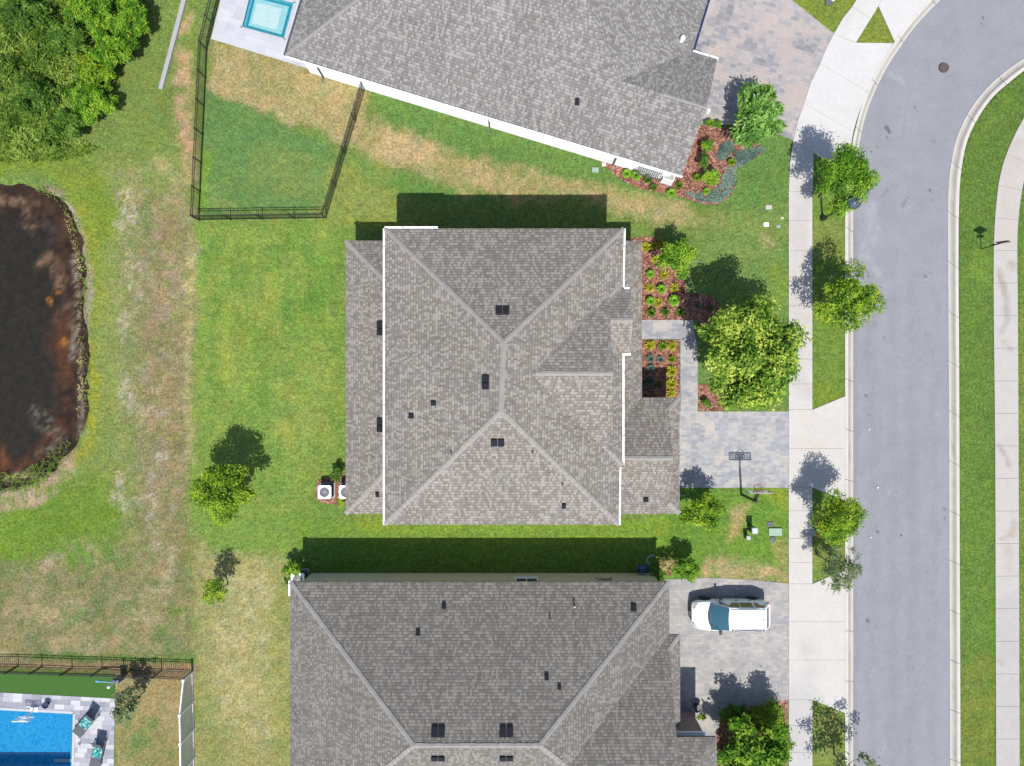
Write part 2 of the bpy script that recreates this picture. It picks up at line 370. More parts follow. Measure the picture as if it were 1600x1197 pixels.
# ------------------------------------------------------------------ ground layout (photo pixels)
KB_W = [(1700, -190), (1570, -125), (1500, -56), (1450, 0), (1412, 45), (1391, 75), (1370, 110), (1352, 148), (1339, 190), (1329, 236), (1322, 290), (1320, 345), (1320, 470), (1320, 700), (1320, 950), (1320, 1197), (1320, 1500)]
KR_W = [(1725, -165), (1595, -95), (1522, -45), (1470, 0), (1432, 40), (1409, 72), (1388, 104), (1369, 142), (1354, 182), (1344, 228), (1337, 290), (1335, 345), (1335, 470), (1335, 700), (1335, 950), (1335, 1197), (1335, 1500)]
KR_E = [(1820, 20), (1720, 35), (1650, 62), (1600, 91), (1570, 112), (1541, 139), (1515, 174), (1497, 213), (1487, 258), (1483, 310), (1483, 420), (1484, 600), (1485, 900), (1486, 1197), (1486, 1500)]
KB_E = [(1825, 38), (1725, 52), (1655, 79), (1607, 106), (1578, 128), (1551, 152), (1528, 184), (1511, 220), (1502, 262), (1498, 312), (1497, 420), (1498, 600), (1499, 900), (1500, 1197), (1500, 1500)]
POND = [(-120, 280), (0, 284), (45, 290), (85, 310), (110, 340), (124, 380), (130, 430), (128, 500), (131, 560), (131, 640), (118, 688), (85, 733), (45, 752), (0, 760), (-120, 770)]
POOL = [(-70, 1103), (117, 1113), (113, 1260), (-70, 1260)]
SPA = [(391, -14), (376.5, 44), (446, 63), (462, 4)]
def lawn():
    nx = np.concatenate([-np.array([2000, 900, 400, 200, 110, 70, 50, 42]), np.arange(-36, 36.01, .14), np.array([42, 50, 70, 110, 200, 400, 900, 2000])])
    ny = np.concatenate([-np.array([2000, 900, 400, 200, 110, 70, 45, 34]), np.arange(-27.5, 27.51, .14), np.array([34, 45, 70, 110, 200, 400, 900, 2000])])
    xx, yy = np.meshgrid(nx, ny, indexing='ij'); V = np.stack([xx.ravel(), yy.ravel(), np.zeros(xx.size)], 1)
    X = 800 + V[:, 0] * S; Y = 598.5 - V[:, 1] * S
    V[:, 2] += (fbm(X, Y, 60, 3) - .5) * .03
    dp = sdf(X, Y, POND) + (fbm(X, Y + 300, 34, 4) - .5) * 22 * (X < 220); V[:, 2] -= np.clip((dp + 10) / 24, 0, 1.3) * .55
    for poly, m_, dz in ((POOL, 6, 2.2), (SPA, 6, 1.6)):
        V[sdf(X, Y, poly) > -m_, 2] = -dz
    rp = [tuple(q) for q in catmull(KB_W, 120)] + [tuple(q) for q in catmull(KB_E, 120)][::-1]
    V[sdf(X, Y, rp) > 1.2, 2] = -.35
    n1, n2 = len(nx), len(ny); i = np.arange(n1 - 1)[:, None] * n2 + np.arange(n2 - 1)[None, :]
    F = np.stack([i, i + n2, i + n2 + 1, i + 1], -1).reshape(-1, 4)
    s = []
    def po(c, pts, al=1, soft=18, brk=.2, ns=30): s.append((C(*c), al, 'poly', pts, 0, soft, brk, ns))
    def ln(c, pts, r, al=1, soft=16, brk=.3, ns=24): s.append((C(*c), al, 'line', pts, r, soft, brk, ns))
    # broad zones
    po((124, 150, 74), [(150, 0), (330, 0), (305, 340), (140, 340), (130, 230)], soft=20)
    po((136, 156, 80), [(120, 250), (300, 250), (300, 860), (120, 800)], soft=20); po((160, 156, 116), [(180, 260), (230, 260), (222, 860), (170, 840)], .6, 30, .9, 13)
    po((126, 152, 52), [(-40, 240), (140, 235), (190, 330), (150, 420), (120, 330), (60, 270), (-40, 268)], soft=16, brk=.3)
    po((126, 160, 70), [(296, 345), (545, 345), (545, 830), (455, 900), (300, 850)], soft=14, brk=.1)
    po((156, 168, 74), [(350, 400), (430, 440), (440, 520), (390, 600), (330, 560), (330, 470)], .75, soft=50, brk=.45, ns=45)
    po((94, 146, 54), [(440, 380), (530, 370), (530, 520), (470, 540), (450, 470)], .8, soft=50, brk=.4, ns=40)
    po((160, 178, 90), [(380, 590), (500, 590), (520, 680), (440, 690)], .7, soft=50, brk=.6, ns=40)
    po((104, 150, 64), [(300, 600), (420, 620), (460, 760), (400, 820), (420, 720), (340, 680)], .55, soft=50, brk=.4, ns=50)
    for x in (318, 352, 388, 430, 468, 505): ln((140, 176, 68), [(x, 360), (x + 2, 620)], 6, .6, 10, .4, 60)
    for x in (336, 370, 410, 450): ln((96, 148, 60), [(x, 370), (x + 1, 640)], 6, .6, 10, .4, 60)
    for y in (392, 424, 450): ln((104, 150, 64), [(320, y), (530, y - 4)], 5, .55, 9, .4, 60)
    po((170, 168, 114), [(300, 850), (450, 880), (460, 910), (460, 1300), (305, 1300), (300, 1040)], .95, soft=22, brk=.12)
    po((196, 190, 146), [(335, 900), (430, 900), (410, 1150), (330, 1120)], .7, 40, .9, 12)
    po((140, 158, 76), [(420, 900), (455, 900), (457, 1250), (430, 1250)], .7, 24, .6, 26)
    po((128, 152, 78), [(310, 1060), (345, 1060), (350, 1200), (312, 1200)], .5, 20, .5, 22)
    # meadow at the lower left
    po((126, 136, 88), [(-60, 850), (300, 850), (303, 1045), (-60, 1040)], 1, 16, .1)
    po((112, 148, 46), [(-60, 790), (60, 780), (150, 740), (200, 800), (160, 880), (-60, 880)], 1, 24, .2, 24)
    po((150, 142, 108), [(20, 900), (290, 890), (295, 1035), (20, 1030)], .6, 20, .95, 11); po((96, 126, 66), [(20, 900), (290, 890), (295, 1035), (20, 1030)], .5, 20, .95, 16)
    po((96, 138, 62), [(110, 850), (260, 850), (250, 900), (120, 900)], .7, 30, .5)
    # dry bands
    po((164, 156, 122), [(208, 300), (285, 300), (306, 350), (300, 480), (297, 620), (288, 720), (290, 860), (225, 900), (200, 700), (204, 560), (205, 420)], .95, 22, .55, 20); po((170, 154, 126), [(228, 330), (285, 330), (300, 400), (294, 700), (270, 840), (235, 840), (225, 600)], .9, 22, .4, 16)
    po((188, 172, 142), [(250, 365), (300, 370), (290, 560), (240, 560), (240, 450)], .6, 20, .5, 18)
    ln((212, 176, 146), [(292, 20), (284, 45)], 7, .9, 12, .5); ln((212, 176, 146), [(285, 90), (286, 125)], 14, .85, 14, .6)
    ln((206, 172, 142), [(284, 150), (296, 230), (300, 270)], 11, .85, 14, .5); ln((196, 176, 140), [(250, 255), (275, 290), (262, 320)], 16, .6, 20, .6)
    ln((204, 194, 182), [(195, 312), (203, 340), (218, 352)], 15.0, .95, 10, 1.0, 4.5); ln((204, 194, 182), [(188, 348), (200, 366)], 7.5, .8, 10, 1.0, 4.5)
    ln((204, 194, 182), [(210, 400), (205, 440), (215, 470), (198, 500), (206, 530)], 11.25, .9, 10, 1.0, 4.5)
    ln((204, 194, 182), [(195, 590), (200, 625), (215, 640)], 10.0, .9, 10, 1.0, 4.5); ln((204, 194, 182), [(255, 705), (240, 730), (228, 745), (236, 765)], 13.75, .9, 12, 1.0, 4.5)
    ln((204, 194, 182), [(188, 750), (186, 775)], 10.0, .8, 9, 1.0, 4.5); ln((204, 194, 182), [(205, 790), (232, 785), (240, 800), (245, 845)], 13.75, .9, 12, 1.0, 4.5)
    ln((196, 180, 168), [(90, 872), (75, 885)], 8, .9, 9, .6, 12); ln((192, 176, 148), [(268, 865), (262, 890)], 14, .8, 14, .8, 10)
    ln((210, 186, 170), [(260, 655), (236, 640)], 9, .7, 12, .7, 12); ln((196, 180, 150), [(140, 850), (150, 870)], 10, .5, 14, .8, 10)
    ln((90, 140, 60), [(230, 320), (234, 385)], 10, .85, 12, .3); ln((96, 140, 66), [(214, 545), (222, 565)], 14, .7, 12, .5)
    ln((104, 140, 74), [(228, 700), (212, 735), (240, 690)], 13, .7, 14, .6, 14); ln((98, 140, 60), [(200, 780), (215, 830)], 10, .6, 14, .6, 14)
    for x, y, r in ((115, 935, 16), (70, 960, 22), (25, 955, 18), (95, 1008, 24), (150, 1010, 14), (185, 1005, 16), (215, 960, 16), (250, 925, 24), (190, 930, 14), (40, 920, 10), (20, 985, 12), (245, 975, 14), (125, 975, 12), (10, 1015, 16)):
        ln((190, 174, 142), [(x - r * .6, y), (x + r * .6, y + 2)], r * .5, .85, 14, .8, 10)
    ln((104, 138, 84), [(110, 955), (118, 965)], 12, .8, 14, .4); ln((104, 140, 66), [(270, 950), (265, 1010)], 12, .6, 18, .6)
    ln((204, 196, 140), [(301, 370), (298, 480), (296, 600), (297, 720)], 6, .8, 8, .5, 10); ln((176, 166, 140), [(220, 330), (212, 560), (225, 820)], 22, .35, 24, .9, 9); ln((150, 132, 108), [(262, 380), (255, 520), (262, 700)], 18, .4, 20, .8, 12)
    po((128, 142, 78), [(195, 300), (300, 300), (300, 880), (195, 880)], .75, 20, 1.0, 13); po((146, 128, 100), [(215, 300), (295, 330), (290, 860), (215, 860)], .5, 20, 1.0, 8)
    po((166, 150, 116), [(60, 860), (300, 850), (300, 1035), (0, 1035), (0, 930)], .5, 26, 1.0, 14)
    po((152, 172, 92), [(420, 540), (530, 560), (530, 640), (470, 700), (430, 640)], .45, 30, .9, 16); po((108, 148, 62), [(310, 350), (530, 350), (530, 800), (310, 800)], .45, 24, 1.0, 34); po((160, 172, 88), [(310, 350), (530, 350), (530, 800), (310, 800)], .35, 24, 1.0, 22)
    # pond bank
    ln((154, 160, 52), [(140, 540), (144, 600), (142, 680), (120, 720)], 10, .9, 9, .5, 14); ln((148, 160, 56), [(108, 285), (140, 350), (152, 420), (148, 500)], 12, .7, 10, .5, 16)
    ln((178, 164, 150), [(85, 300), (112, 330), (126, 372), (134, 400), (136, 430), (142, 455), (136, 480), (128, 540), (128, 600), (124, 680)], 6, .95, 6, .45, 9)
    po((184, 162, 144), [(96, 700), (118, 700), (115, 735), (95, 765), (60, 790), (0, 800), (-60, 800), (-60, 768), (20, 765), (60, 758), (78, 740)], .95, 8, .45, 10)
    ln((112, 146, 50), [(95, 735), (105, 752), (62, 770)], 7, .85, 8, .7, 10); ln((100, 145, 50), [(20, 782), (0, 780)], 8, .8, 8, .6, 10)
    ln((150, 130, 118), [(95, 300), (70, 292)], 6, .8, 6, .4, 9)
    # yard of the top house
    po((192, 174, 128), [(325, 60), (575, 130), (560, 235), (500, 205), (420, 180), (330, 150)], .95, 14, .25, 18)
    po((140, 156, 84), [(380, 95), (470, 120), (470, 165), (400, 160)], .55, 20, .7, 20)
    po((104, 146, 80), [(318, 140), (420, 182), (530, 235), (506, 328), (310, 330)], .97, 7, .08, 20)
    po((136, 158, 86), [(400, 230), (500, 260), (480, 310), (360, 310), (380, 260)], .75, 30, .45, 26); ln((128, 168, 56), [(320, 240), (318, 320)], 8, .8, 8, .3)
    ln((150, 165, 96), [(330, 300), (345, 320)], 14, .5, 18, .5)
    po((104, 146, 72), [(575, 132), (1000, 275), (1230, 205), (1230, 300), (1180, 330), (1100, 322), (960, 290), (800, 262), (700, 240), (600, 190)], .95, 14, .12)
    po((194, 174, 130), [(560, 180), (620, 205), (720, 245), (850, 270), (980, 300), (1100, 330), (1190, 345), (1190, 362), (1060, 362), (900, 305), (780, 312), (700, 290), (560, 240)], .9, 18, .4, 22)
    po((208, 184, 146), [(590, 200), (660, 225), (690, 262), (620, 255), (570, 235)], .7, 20, .5, 16)
    po((150, 162, 84), [(515, 250), (620, 262), (640, 345), (480, 345)], .85, 22, .35)
    po((100, 148, 68), [(560, 245), (700, 292), (780, 310), (640, 305), (540, 290)], .8, 20, .4)
    ln((150, 160, 56), [(545, 345), (620, 347)], 6, .7, 8, .3)
    # front gardens
    po((116, 150, 76), [(1040, 345), (1232, 320), (1232, 640), (1060, 640)], .95, 16, .15)
    po((140, 160, 84), [(1060, 340), (1232, 335), (1232, 372), (1100, 365)], .7, 20, .5); ln((198, 180, 140), [(1190, 372), (1202, 382)], 7, .9, 10, .6, 10)
    ln((140, 165, 96), [(1110, 385), (1200, 400)], 8, .4, 14, .5); po((128, 158, 54), [(1200, 420), (1232, 420), (1232, 480), (1205, 470)], .7, 14, .3)
    po((112, 156, 56), [(1062, 762), (1232, 762), (1232, 905), (1030, 910), (1020, 820)], 1, 12, .1)
    po((150, 166, 50), [(1190, 765), (1232, 765), (1232, 805), (1205, 800)], .7, 14, .3); po((196, 172, 128), [(1142, 800), (1168, 790), (1160, 838), (1140, 850)], .8, 12, .5, 14)
    po((196, 174, 136), [(1085, 905), (1110, 880), (1150, 868), (1215, 885), (1232, 905), (1180, 912)], .9, 16, .5, 14); ln((180, 168, 110), [(1218, 850), (1225, 895)], 10, .7, 12, .6, 12)
    po((126, 162, 52), [(455, 815), (1060, 815), (1030, 845), (1040, 905), (470, 905)], 1, 10, .12)
    po((98, 148, 58), [(470, 850), (1030, 845), (1035, 905), (470, 905)], .8, 10, .25); po((150, 170, 56), [(560, 806), (620, 806), (640, 836), (560, 836)], .7, 14, .4)  # darker strip paints the bottom house's cast shade into the grass colour
    ln((110, 150, 70), [(470, 838), (1020, 832)], 3, .6, 4, .5)
    po((104, 146, 64), [(455, 780), (540, 780), (560, 850), (455, 870)], .6, 30, .3)
    # verges
    po((118, 150, 62), [(1262, 235), (1322, 235), (1322, 1500), (1262, 1500)], 1, 2, .1)
    po((146, 152, 84), [(1262, 345), (1322, 345), (1322, 400), (1262, 410)], .6, 14, .6); po((126, 152, 46), [(1262, 600), (1322, 600), (1322, 645), (1262, 645)], .6, 14, .5)
    po((140, 150, 84), [(1262, 850), (1322, 850), (1322, 910), (1262, 910)], .6, 14, .6, 12); po((156, 156, 96), [(1262, 1100), (1322, 1100), (1322, 1250), (1262, 1250)], .5, 14, .6, 12)
    po((132, 150, 58), [(1330, 0), (1400, 0), (1400, 80), (1330, 80)], 1, 2, .2); po((130, 150, 54), [(1220, -40), (1345, -40), (1345, 60), (1220, 60)], 1, 2, .3)
    po((98, 134, 54), [(1490, 100), (2400, -60), (2400, 1600), (1490, 1600)], 1, 2, .12)
    po((112, 150, 58), [(1495, 400), (1545, 400), (1550, 1000), (1498, 1000)], .45, 18, .6, 18); ln((130, 165, 62), [(1538, 405), (1535, 425)], 16, .6, 16, .4)
    po((136, 146, 60), [(1499, 1030), (1555, 1030), (1555, 1300), (1499, 1300)], .7, 14, .5, 16); po((150, 160, 70), [(1592, 380), (1640, 380), (1640, 1200), (1592, 1200)], .4, 12, .5)
    ln((120, 152, 50), [(1510, 260), (1530, 210), (1580, 150)], 5, .5, 8, .5)
    # pool yard
    po((166, 152, 108), [(180, 1050), (300, 1050), (303, 1300), (180, 1300)], 1, 5, .1)
    po((108, 140, 74), [(190, 1140), (260, 1120), (290, 1180), (240, 1260), (185, 1250)], .85, 24, .7, 16); ln((190, 164, 128), [(270, 1100), (262, 1120), (275, 1150)], 12, .7, 14, .7, 12)
    ln((170, 140, 112), [(-40, 1036), (310, 1044)], 6, .9, 5, .35, 16); ln((96, 132, 56), [(60, 1026), (300, 1030)], 6, .85, 6, .35, 14)
    ln((150, 130, 105), [(185, 1052), (300, 1056)], 8, .8, 8, .4, 12)
    V0 = V.copy(); col = paint(V0, C(118, 148, 72), s)
    # pond bed
    t = np.clip((dp + 2) / 10, 0, 1)[:, None]; col[:, :3] = col[:, :3] * (1 - t) + np.array(C(88, 62, 48)[:3]) * t
    # soft natural drift
    col[:, :3] *= np.array([1.09, 1.03, .94])
    dr = (.90 + .2 * fbm(X, Y, 90, 4))[:, None]; col[:, :3] *= dr
    dr = (.86 + .28 * fbm(X + 500, Y, 14, 3))[:, None]; col[:, :3] *= dr
    o = obj("ground", V, F, M['lawn'], col=col, smooth=True); tag(o, kind="structure")
lawn()
# ------------------------------------------------------------------ pond
def pond():
    g = .2; xs = np.arange(-37.5, -25.6, g); ys = np.arange(-8, 14, g)
    xx, yy = np.meshgrid(xs, ys, indexing='ij'); V = np.stack([xx.ravel(), yy.ravel(), np.full(xx.size, -.16)], 1)
    n1, n2 = len(xs), len(ys); i = np.arange(n1 - 1)[:, None] * n2 + np.arange(n2 - 1)[None, :]
    F = np.stack([i, i + n2, i + n2 + 1, i + 1], -1).reshape(-1, 4)
    s = []
    def ln(c, pts, r, al=1, soft=16, brk=.3, ns=24): s.append((C(*c), al, 'line', pts, r, soft, brk, ns))
    ln((68, 50, 36), [(-10, 300), (60, 305), (108, 350), (122, 430), (118, 560), (122, 640), (104, 700), (50, 745), (-10, 752)], 30, 1, 26, .3, 26)
    ln((98, 74, 52), [(10, 305), (70, 330), (108, 380), (116, 500), (118, 640), (90, 700)], 20, .75, 20, .85, 9)
    ln((44, 32, 24), [(30, 320), (80, 350), (112, 420), (118, 540), (116, 640), (70, 715)], 18, .8, 18, .8, 13)
    ln((152, 122, 94), [(0, 308), (50, 316), (36, 350), (45, 358)], 8, .8, 9, .88, 7); ln((150, 118, 90), [(60, 412), (80, 395), (88, 430), (94, 450), (100, 440)], 7, .75, 9, .88, 7); ln((140, 110, 86), [(90, 500), (112, 480), (110, 540)], 9, .6, 9, .9, 7)
    ln((112, 70, 40), [(98, 500), (102, 580), (95, 650), (70, 700), (20, 730)], 14, .6, 18, .85, 11); ln((96, 64, 40), [(70, 320), (108, 380), (116, 460)], 10, .6, 14, .8, 9); ln((146, 88, 46), [(0, 702), (3, 730)], 6, .7, 12, .6, 10)
    ln((206, 134, 50), [(71, 464), (78, 472)], 2.6, .9, 5, .4, 7); ln((206, 134, 50), [(90, 455), (91, 458)], 2.4, .9, 5, .3, 7); ln((222, 146, 48), [(95, 533), (97, 536)], 4, .95, 4, .25, 7)
    ln((120, 76, 46), [(75, 530), (92, 545)], 12, .5, 20, .5, 16); ln((126, 82, 50), [(88, 585), (96, 592)], 7, .6, 12, .6, 9)
    ln((170, 158, 140), [(124, 540), (126, 600), (123, 680)], 2.5, .7, 3, .6, 4); ln((186, 176, 158), [(112, 400), (120, 470), (112, 560)], 5, .6, 6, 1.0, 2.6); ln((170, 160, 140), [(50, 640), (90, 690), (60, 710)], 9, .35, 12, 1.0, 2.6)
    ln((210, 206, 140), [(6, 752), (22, 744), (42, 742), (54, 748)], 5, .8, 5, .95, 3.2); ln((110, 100, 92), [(64, 345), (84, 352), (80, 375)], 8, .4, 14, .9, 5)
    col = paint(V, C(55, 50, 38), s)
    m, nt, b = newmat("pond_water"); a = nd(nt, "ShaderNodeAttribute", attribute_name="paint"); v = coord(nt)
    c = mixc(nt, 1.0, a.outputs["Color"], ramp(nt, noi(nt, v, 3.2, 5, .75), [(.38, .75), (.64, 1.25)]), 'MULTIPLY')
    lk(nt, c, b.inputs["Base Color"]); b.inputs["Roughness"].default_value = .2; b.inputs["Specular IOR Level"].default_value = .3
    bump(nt, b, noi(nt, v, 5, 2), .05, .01)
    o = obj("pond_water", V, F, m, col=col); tag(o, kind="structure")
    o.name = "pond_water"
pond()
# ------------------------------------------------------------------ road, kerbs
def road():
    n = 900; L = catmull(KR_W, n); Rr = catmull(KR_E, n); k = 66; t = np.linspace(0, 1, k)[None, :, None]
    A = L[:, None] * (1 - t) + Rr[:, None] * t; A = A.reshape(-1, 2)
    V = np.stack([(A[:, 0] - 800) / S, (598.5 - A[:, 1]) / S, np.full(len(A), -.125)], 1)
    i = np.arange(n - 1)[:, None] * k + np.arange(k - 1)[None, :]; F = np.stack([i, i + k, i + k + 1, i + 1], -1).reshape(-1, 4)
    s = []
    def ln(c, pts, r, al=1, soft=16, brk=.3, ns=24): s.append((C(*c), al, 'line', pts, r, soft, brk, ns))
    ln((182, 184, 190), [(1350, 320), (1358, 360), (1350, 400)], 15, .8, 14, .6, 14); ln((198, 200, 206), [(1365, 325), (1372, 365), (1348, 392), (1360, 410), (1372, 425)], 8, .7, 9, .75, 9)
    ln((196, 198, 208), [(1395, 118), (1412, 126), (1420, 132)], 4, .7, 6, .3, 9); ln((164, 164, 172), [(1410, 700), (1410, 1197)], 26, .35, 26, .3, 60)
    ln((182, 182, 192), [(1440, 0), (1400, 300), (1395, 900)], 10, .3, 20, .5, 60); ln((182, 182, 190), [(1460, 380), (1458, 1197)], 9, .3, 16, .5, 60)
    for x, y, r in ((1387, 198, 3.5), (1391, 204, 2), (1387, 214, 1.6), (1430, 166, 1.4), (1538, 26, 1.6), (1534, 36, 1.2), (1372, 229, 1.3), (1447, 430, 2.4), (1455, 425, 1.3), (1355, 618, 2.5), (1381, 527, 1.3), (1356, 536, 1.2), (1372, 831, 2), (1476, 795, 2.4), (1477, 811, 1.4), (1352, 640, 1.2), (1360, 648, 1.2), (1358, 970, 2.5), (1455, 295, 2)):
        ln((84, 80, 86), [(x, y), (x + r * .4, y + r * .5)], r, .8, 2.2, .25, 5)
    ln((128, 128, 138), [(1412, 322), (1419, 312)], 2.5, .6, 4, .5, 6); ln((132, 132, 140), [(1382, 306), (1388, 296)], 2.5, .6, 4, .5, 6); ln((150, 150, 156), [(1365, 503), (1368, 508)], 4, .6, 6, .3, 9); ln((150, 150, 156), [(1458, 218), (1462, 220)], 4, .5, 6, .3, 9)
    for pts in ([(1440, 60), (1425, 140), (1408, 230), (1400, 330), (1404, 420)], [(1370, 560), (1378, 640), (1374, 720)], [(1452, 880), (1447, 960), (1455, 1040)]): ln((150, 150, 156), pts, .5, .5, 2, .6, 8)
    for x in (1362, 1398, 1426, 1460): ln((160, 160, 167), [(x, 420), (x + 1, 800), (x, 1300)], 5, .35, 9, .55, 40)
    for x in (1350, 1380, 1412, 1444, 1474): ln((184, 184, 191), [(x, 400), (x, 900), (x + 1, 1300)], 4, .35, 10, .6, 30)
    rr = random.Random(5)
    for q in range(70): x = rr.uniform(1342, 1480); y = rr.uniform(300, 1197); ln((140, 138, 144) if q % 3 else (200, 200, 206), [(x, y), (x + rr.uniform(-3, 3), y + rr.uniform(-3, 3))], rr.uniform(.6, 1.6), .5, 2.5, .4, 6)
    ln((158, 156, 164), [(1339, 340), (1338, 1197)], 2.5, .5, 4, .3, 30)
    col = paint(V, C(174, 175, 182), s)
    o = obj("road", V, F, M['road'], col=col); tag(o, kind="structure")
road()
def kerb(name, back, edge):
    n = 260; A = catmull(back, n); B = catmull(edge, n); prof = [(0, .0), (0.0, .05), (.30, .045), (.5, -.07), (.6, -.085), (.97, -.11), (1.02, -.2)]
    A = np.stack([(A[:, 0] - 800) / S, (598.5 - A[:, 1]) / S], 1); B = np.stack([(B[:, 0] - 800) / S, (598.5 - B[:, 1]) / S], 1)
    V = []; F = []; acc = 0; pieces = []; cur = [0]
    for i in range(1, n):
        acc += np.linalg.norm(B[i] - B[i - 1]); cur.append(i)
        if acc > 3.0: pieces.append(cur); cur = [i]; acc = 0
    pieces.append(cur)
    for pc in pieces:
        if len(pc) < 2: continue
        base = len(V); m = len(prof); sub = len(pc)
        for q, i in enumerate(pc):
            a = A[i].copy(); b = B[i].copy()
            if q == 0: a = a + (A[i + 1] - a) * min(.5, .012 / np.linalg.norm(A[i + 1] - a)); b = b + (B[min(i + 1, n - 1)] - b) * .05
            if q == sub - 1: a = a + (A[i - 1] - a) * min(.5, .012 / np.linalg.norm(A[i - 1] - a)); b = b + (B[i - 1] - b) * .05
            for t, z in prof: p = a * (1 - t) + b * t; V.append((p[0], p[1], z - .15 if (t == 0 and z == 0) else z))
        for q in range(sub - 1):
            for k in range(m - 1): F.append((base + q * m + k, base + (q + 1) * m + k, base + (q + 1) * m + k + 1, base + q * m + k + 1))
    V = np.array(V); s = []
    col = paint(V, C(247, 240, 230), s); 
    g = fbm(V[:, 0] * S, V[:, 1] * S, 20, 3)[:, None]
    # dirt that collects in the gutter pan
    tt = np.tile(np.arange(len(prof)), len(V) // len(prof))
    d = ((tt == 3) | (tt == 4))[:, None] * .42 * (0.3 + g); col[:, :3] *= (1 - d)
    col[:, :3] *= (.92 + .14 * g)
    o = obj(name, V, F, M['conc'], col=col); tag(o, kind="structure"); return o
kerb("kerb", KB_W, KR_W); kerb("kerb", KB_E[::-1], KR_E[::-1])
# ------------------------------------------------------------------ concrete walks and aprons
def subdiv_paint(name, polys, base, strokes, z=.045, kind="structure"):
    mb = MB(); dark = MB()
    import bmesh
    for p in polys:
        q = px(p); c = Vector((sum(a[0] for a in q) / len(q), sum(a[1] for a in q) / len(q)))
        q = [tuple(Vector(a) + (c - Vector(a)).normalized() * .011) for a in q]; mb.slab(q, z, .14)
    for p in polys: dark.slab(px(p), z - .022, .1)
    tag(dark.out(name + "_base", M['joint']), kind=kind)
    me = bpy.data.meshes.new("tmp"); me.from_pydata(mb.V, [], mb.F); bm = bmesh.new(); bm.from_mesh(me)
    for it in range(5):
        es = [e for e in bm.edges if e.calc_length() > .35]
        if not es: break
        bmesh.ops.subdivide_edges(bm, edges=es, cuts=1); bmesh.ops.triangulate(bm, faces=[f for f in bm.faces if len(f.verts) > 4])
    V = np.array([v.co[:] for v in bm.verts]); F = [[v.index for v in f.verts] for f in bm.faces]; bm.free(); bpy.data.meshes.remove(me)
    col = paint(V, base, strokes)
    o = obj(name, V, F, M['conc'], col=col); tag(o, kind=kind); return o
W = []
ys = [300, 345, 392, 433, 478, 521, 561, 600, 640]
for a, b in zip(ys, ys[1:]): W.append([(1232, a), (1269, a), (1269, b), (1232, b)])
W += [[(1239, 220), (1271, 240), (1269.5, 300), (1232, 300), (1234, 255)]]
W += [[(1232, 640), (1269, 640), (1320, 619), (1320, 701), (1232, 701)], [(1232, 701), (1320, 701), (1320, 782), (1269, 762), (1232, 762)]]
ys = [762, 798, 841, 879, 912]
for a, b in zip(ys, ys[1:]): W.append([(1232, a), (1269, a), (1269, b), (1232, b)])
W += [[(1232, 912), (1269, 912), (1320, 890), (1320, 971), (1232, 971)], [(1232, 971), (1320, 971), (1320, 1031), (1232, 1031)], [(1232, 1031), (1320, 1031), (1320, 1114), (1269, 1093), (1232, 1093)]]
ys = [1093, 1133, 1175, 1215, 1260, 1300, 1500]
for a, b in zip(ys, ys[1:]): W.append([(1232, a), (1269, a), (1269, b), (1232, b)])
W += [[(1302, 54), (1336, 67), (1395, 68), (1391, 75), (1370, 110), (1354, 143), (1281, 100), (1290, 77)],
      [(1281, 100), (1354, 143), (1339, 185), (1333, 206), (1256, 162), (1266, 130)],
      [(1256, 162), (1333, 206), (1327, 243), (1324, 268), (1287, 250), (1271, 240), (1239, 220), (1246, 190)],
      [(1302, 54), (1317, 28), (1331, 11), (1360, 30), (1337, 67)],
      [(1331, 11), (1345, -12), (1372, -50), (1402, -40), (1383, -12), (1372, 10), (1360, 30)],
      [(1372, 10), (1383, -12), (1402, -40), (1480, -36), (1450, 0), (1412, 45), (1397, 65)]]
ws = []
def wln(L, c, pts, r, al=1, soft=16, brk=.3, ns=24): L.append((C(*c), al, 'line', pts, r, soft, brk, ns))
wln(ws, (248, 246, 244), [(1300, 90), (1290, 170), (1400, 20)], 60, .8, 40, .1); wln(ws, (216, 214, 214), [(1250, 1093), (1250, 1300)], 30, .7, 30, .2); wln(ws, (238, 222, 206), [(1260, 660), (1290, 680), (1260, 690)], 14, .6, 20, .6)
wln(ws, (236, 218, 202), [(1285, 730), (1290, 740)], 16, .4, 20, .6); wln(ws, (222, 214, 208), [(1250, 300), (1250, 600)], 20, .6, 20, .3); wln(ws, (212, 208, 204), [(1262, 1010), (1268, 1040)], 12, .4, 14, .6)
subdiv_paint("pavement", W, C(241, 236, 229), ws)
el = [(1660, 120), (1625, 150), (1600, 183), (1577, 228), (1563, 270), (1556, 318), (1552, 388), (1552, 500), (1554, 700), (1555, 1000), (1556, 1300), (1556, 1500)]
er = [(1690, 150), (1650, 185), (1628, 215), (1610, 250), (1599, 285), (1592, 330), (1589, 384), (1590, 500), (1591, 700), (1592, 1000), (1593, 1300), (1593, 1500)]
EL_ = catmull(el, 140); _d = catmull(er, 1500); ER_ = np.array([_d[np.argmin(np.hypot(_d[:, 0] - p[0], _d[:, 1] - p[1]))] for p in EL_]); W2 = []
for i in range(0, 139, 5):
    j = min(i + 5, 139); W2.append([tuple(EL_[k]) for k in range(i, j + 1)] + [tuple(ER_[k]) for k in range(j, i - 1, -1)])
ws = []
wln(ws, (188, 174, 166), [(1562, 425), (1565, 450), (1572, 470)], 4.5, .8, 5, .3, 12); wln(ws, (192, 180, 172), [(1578, 412), (1582, 416)], 6, .7, 8, .4, 12); wln(ws, (180, 172, 168), [(1572, 480), (1570, 505), (1565, 520)], 5, .7, 7, .5, 10)
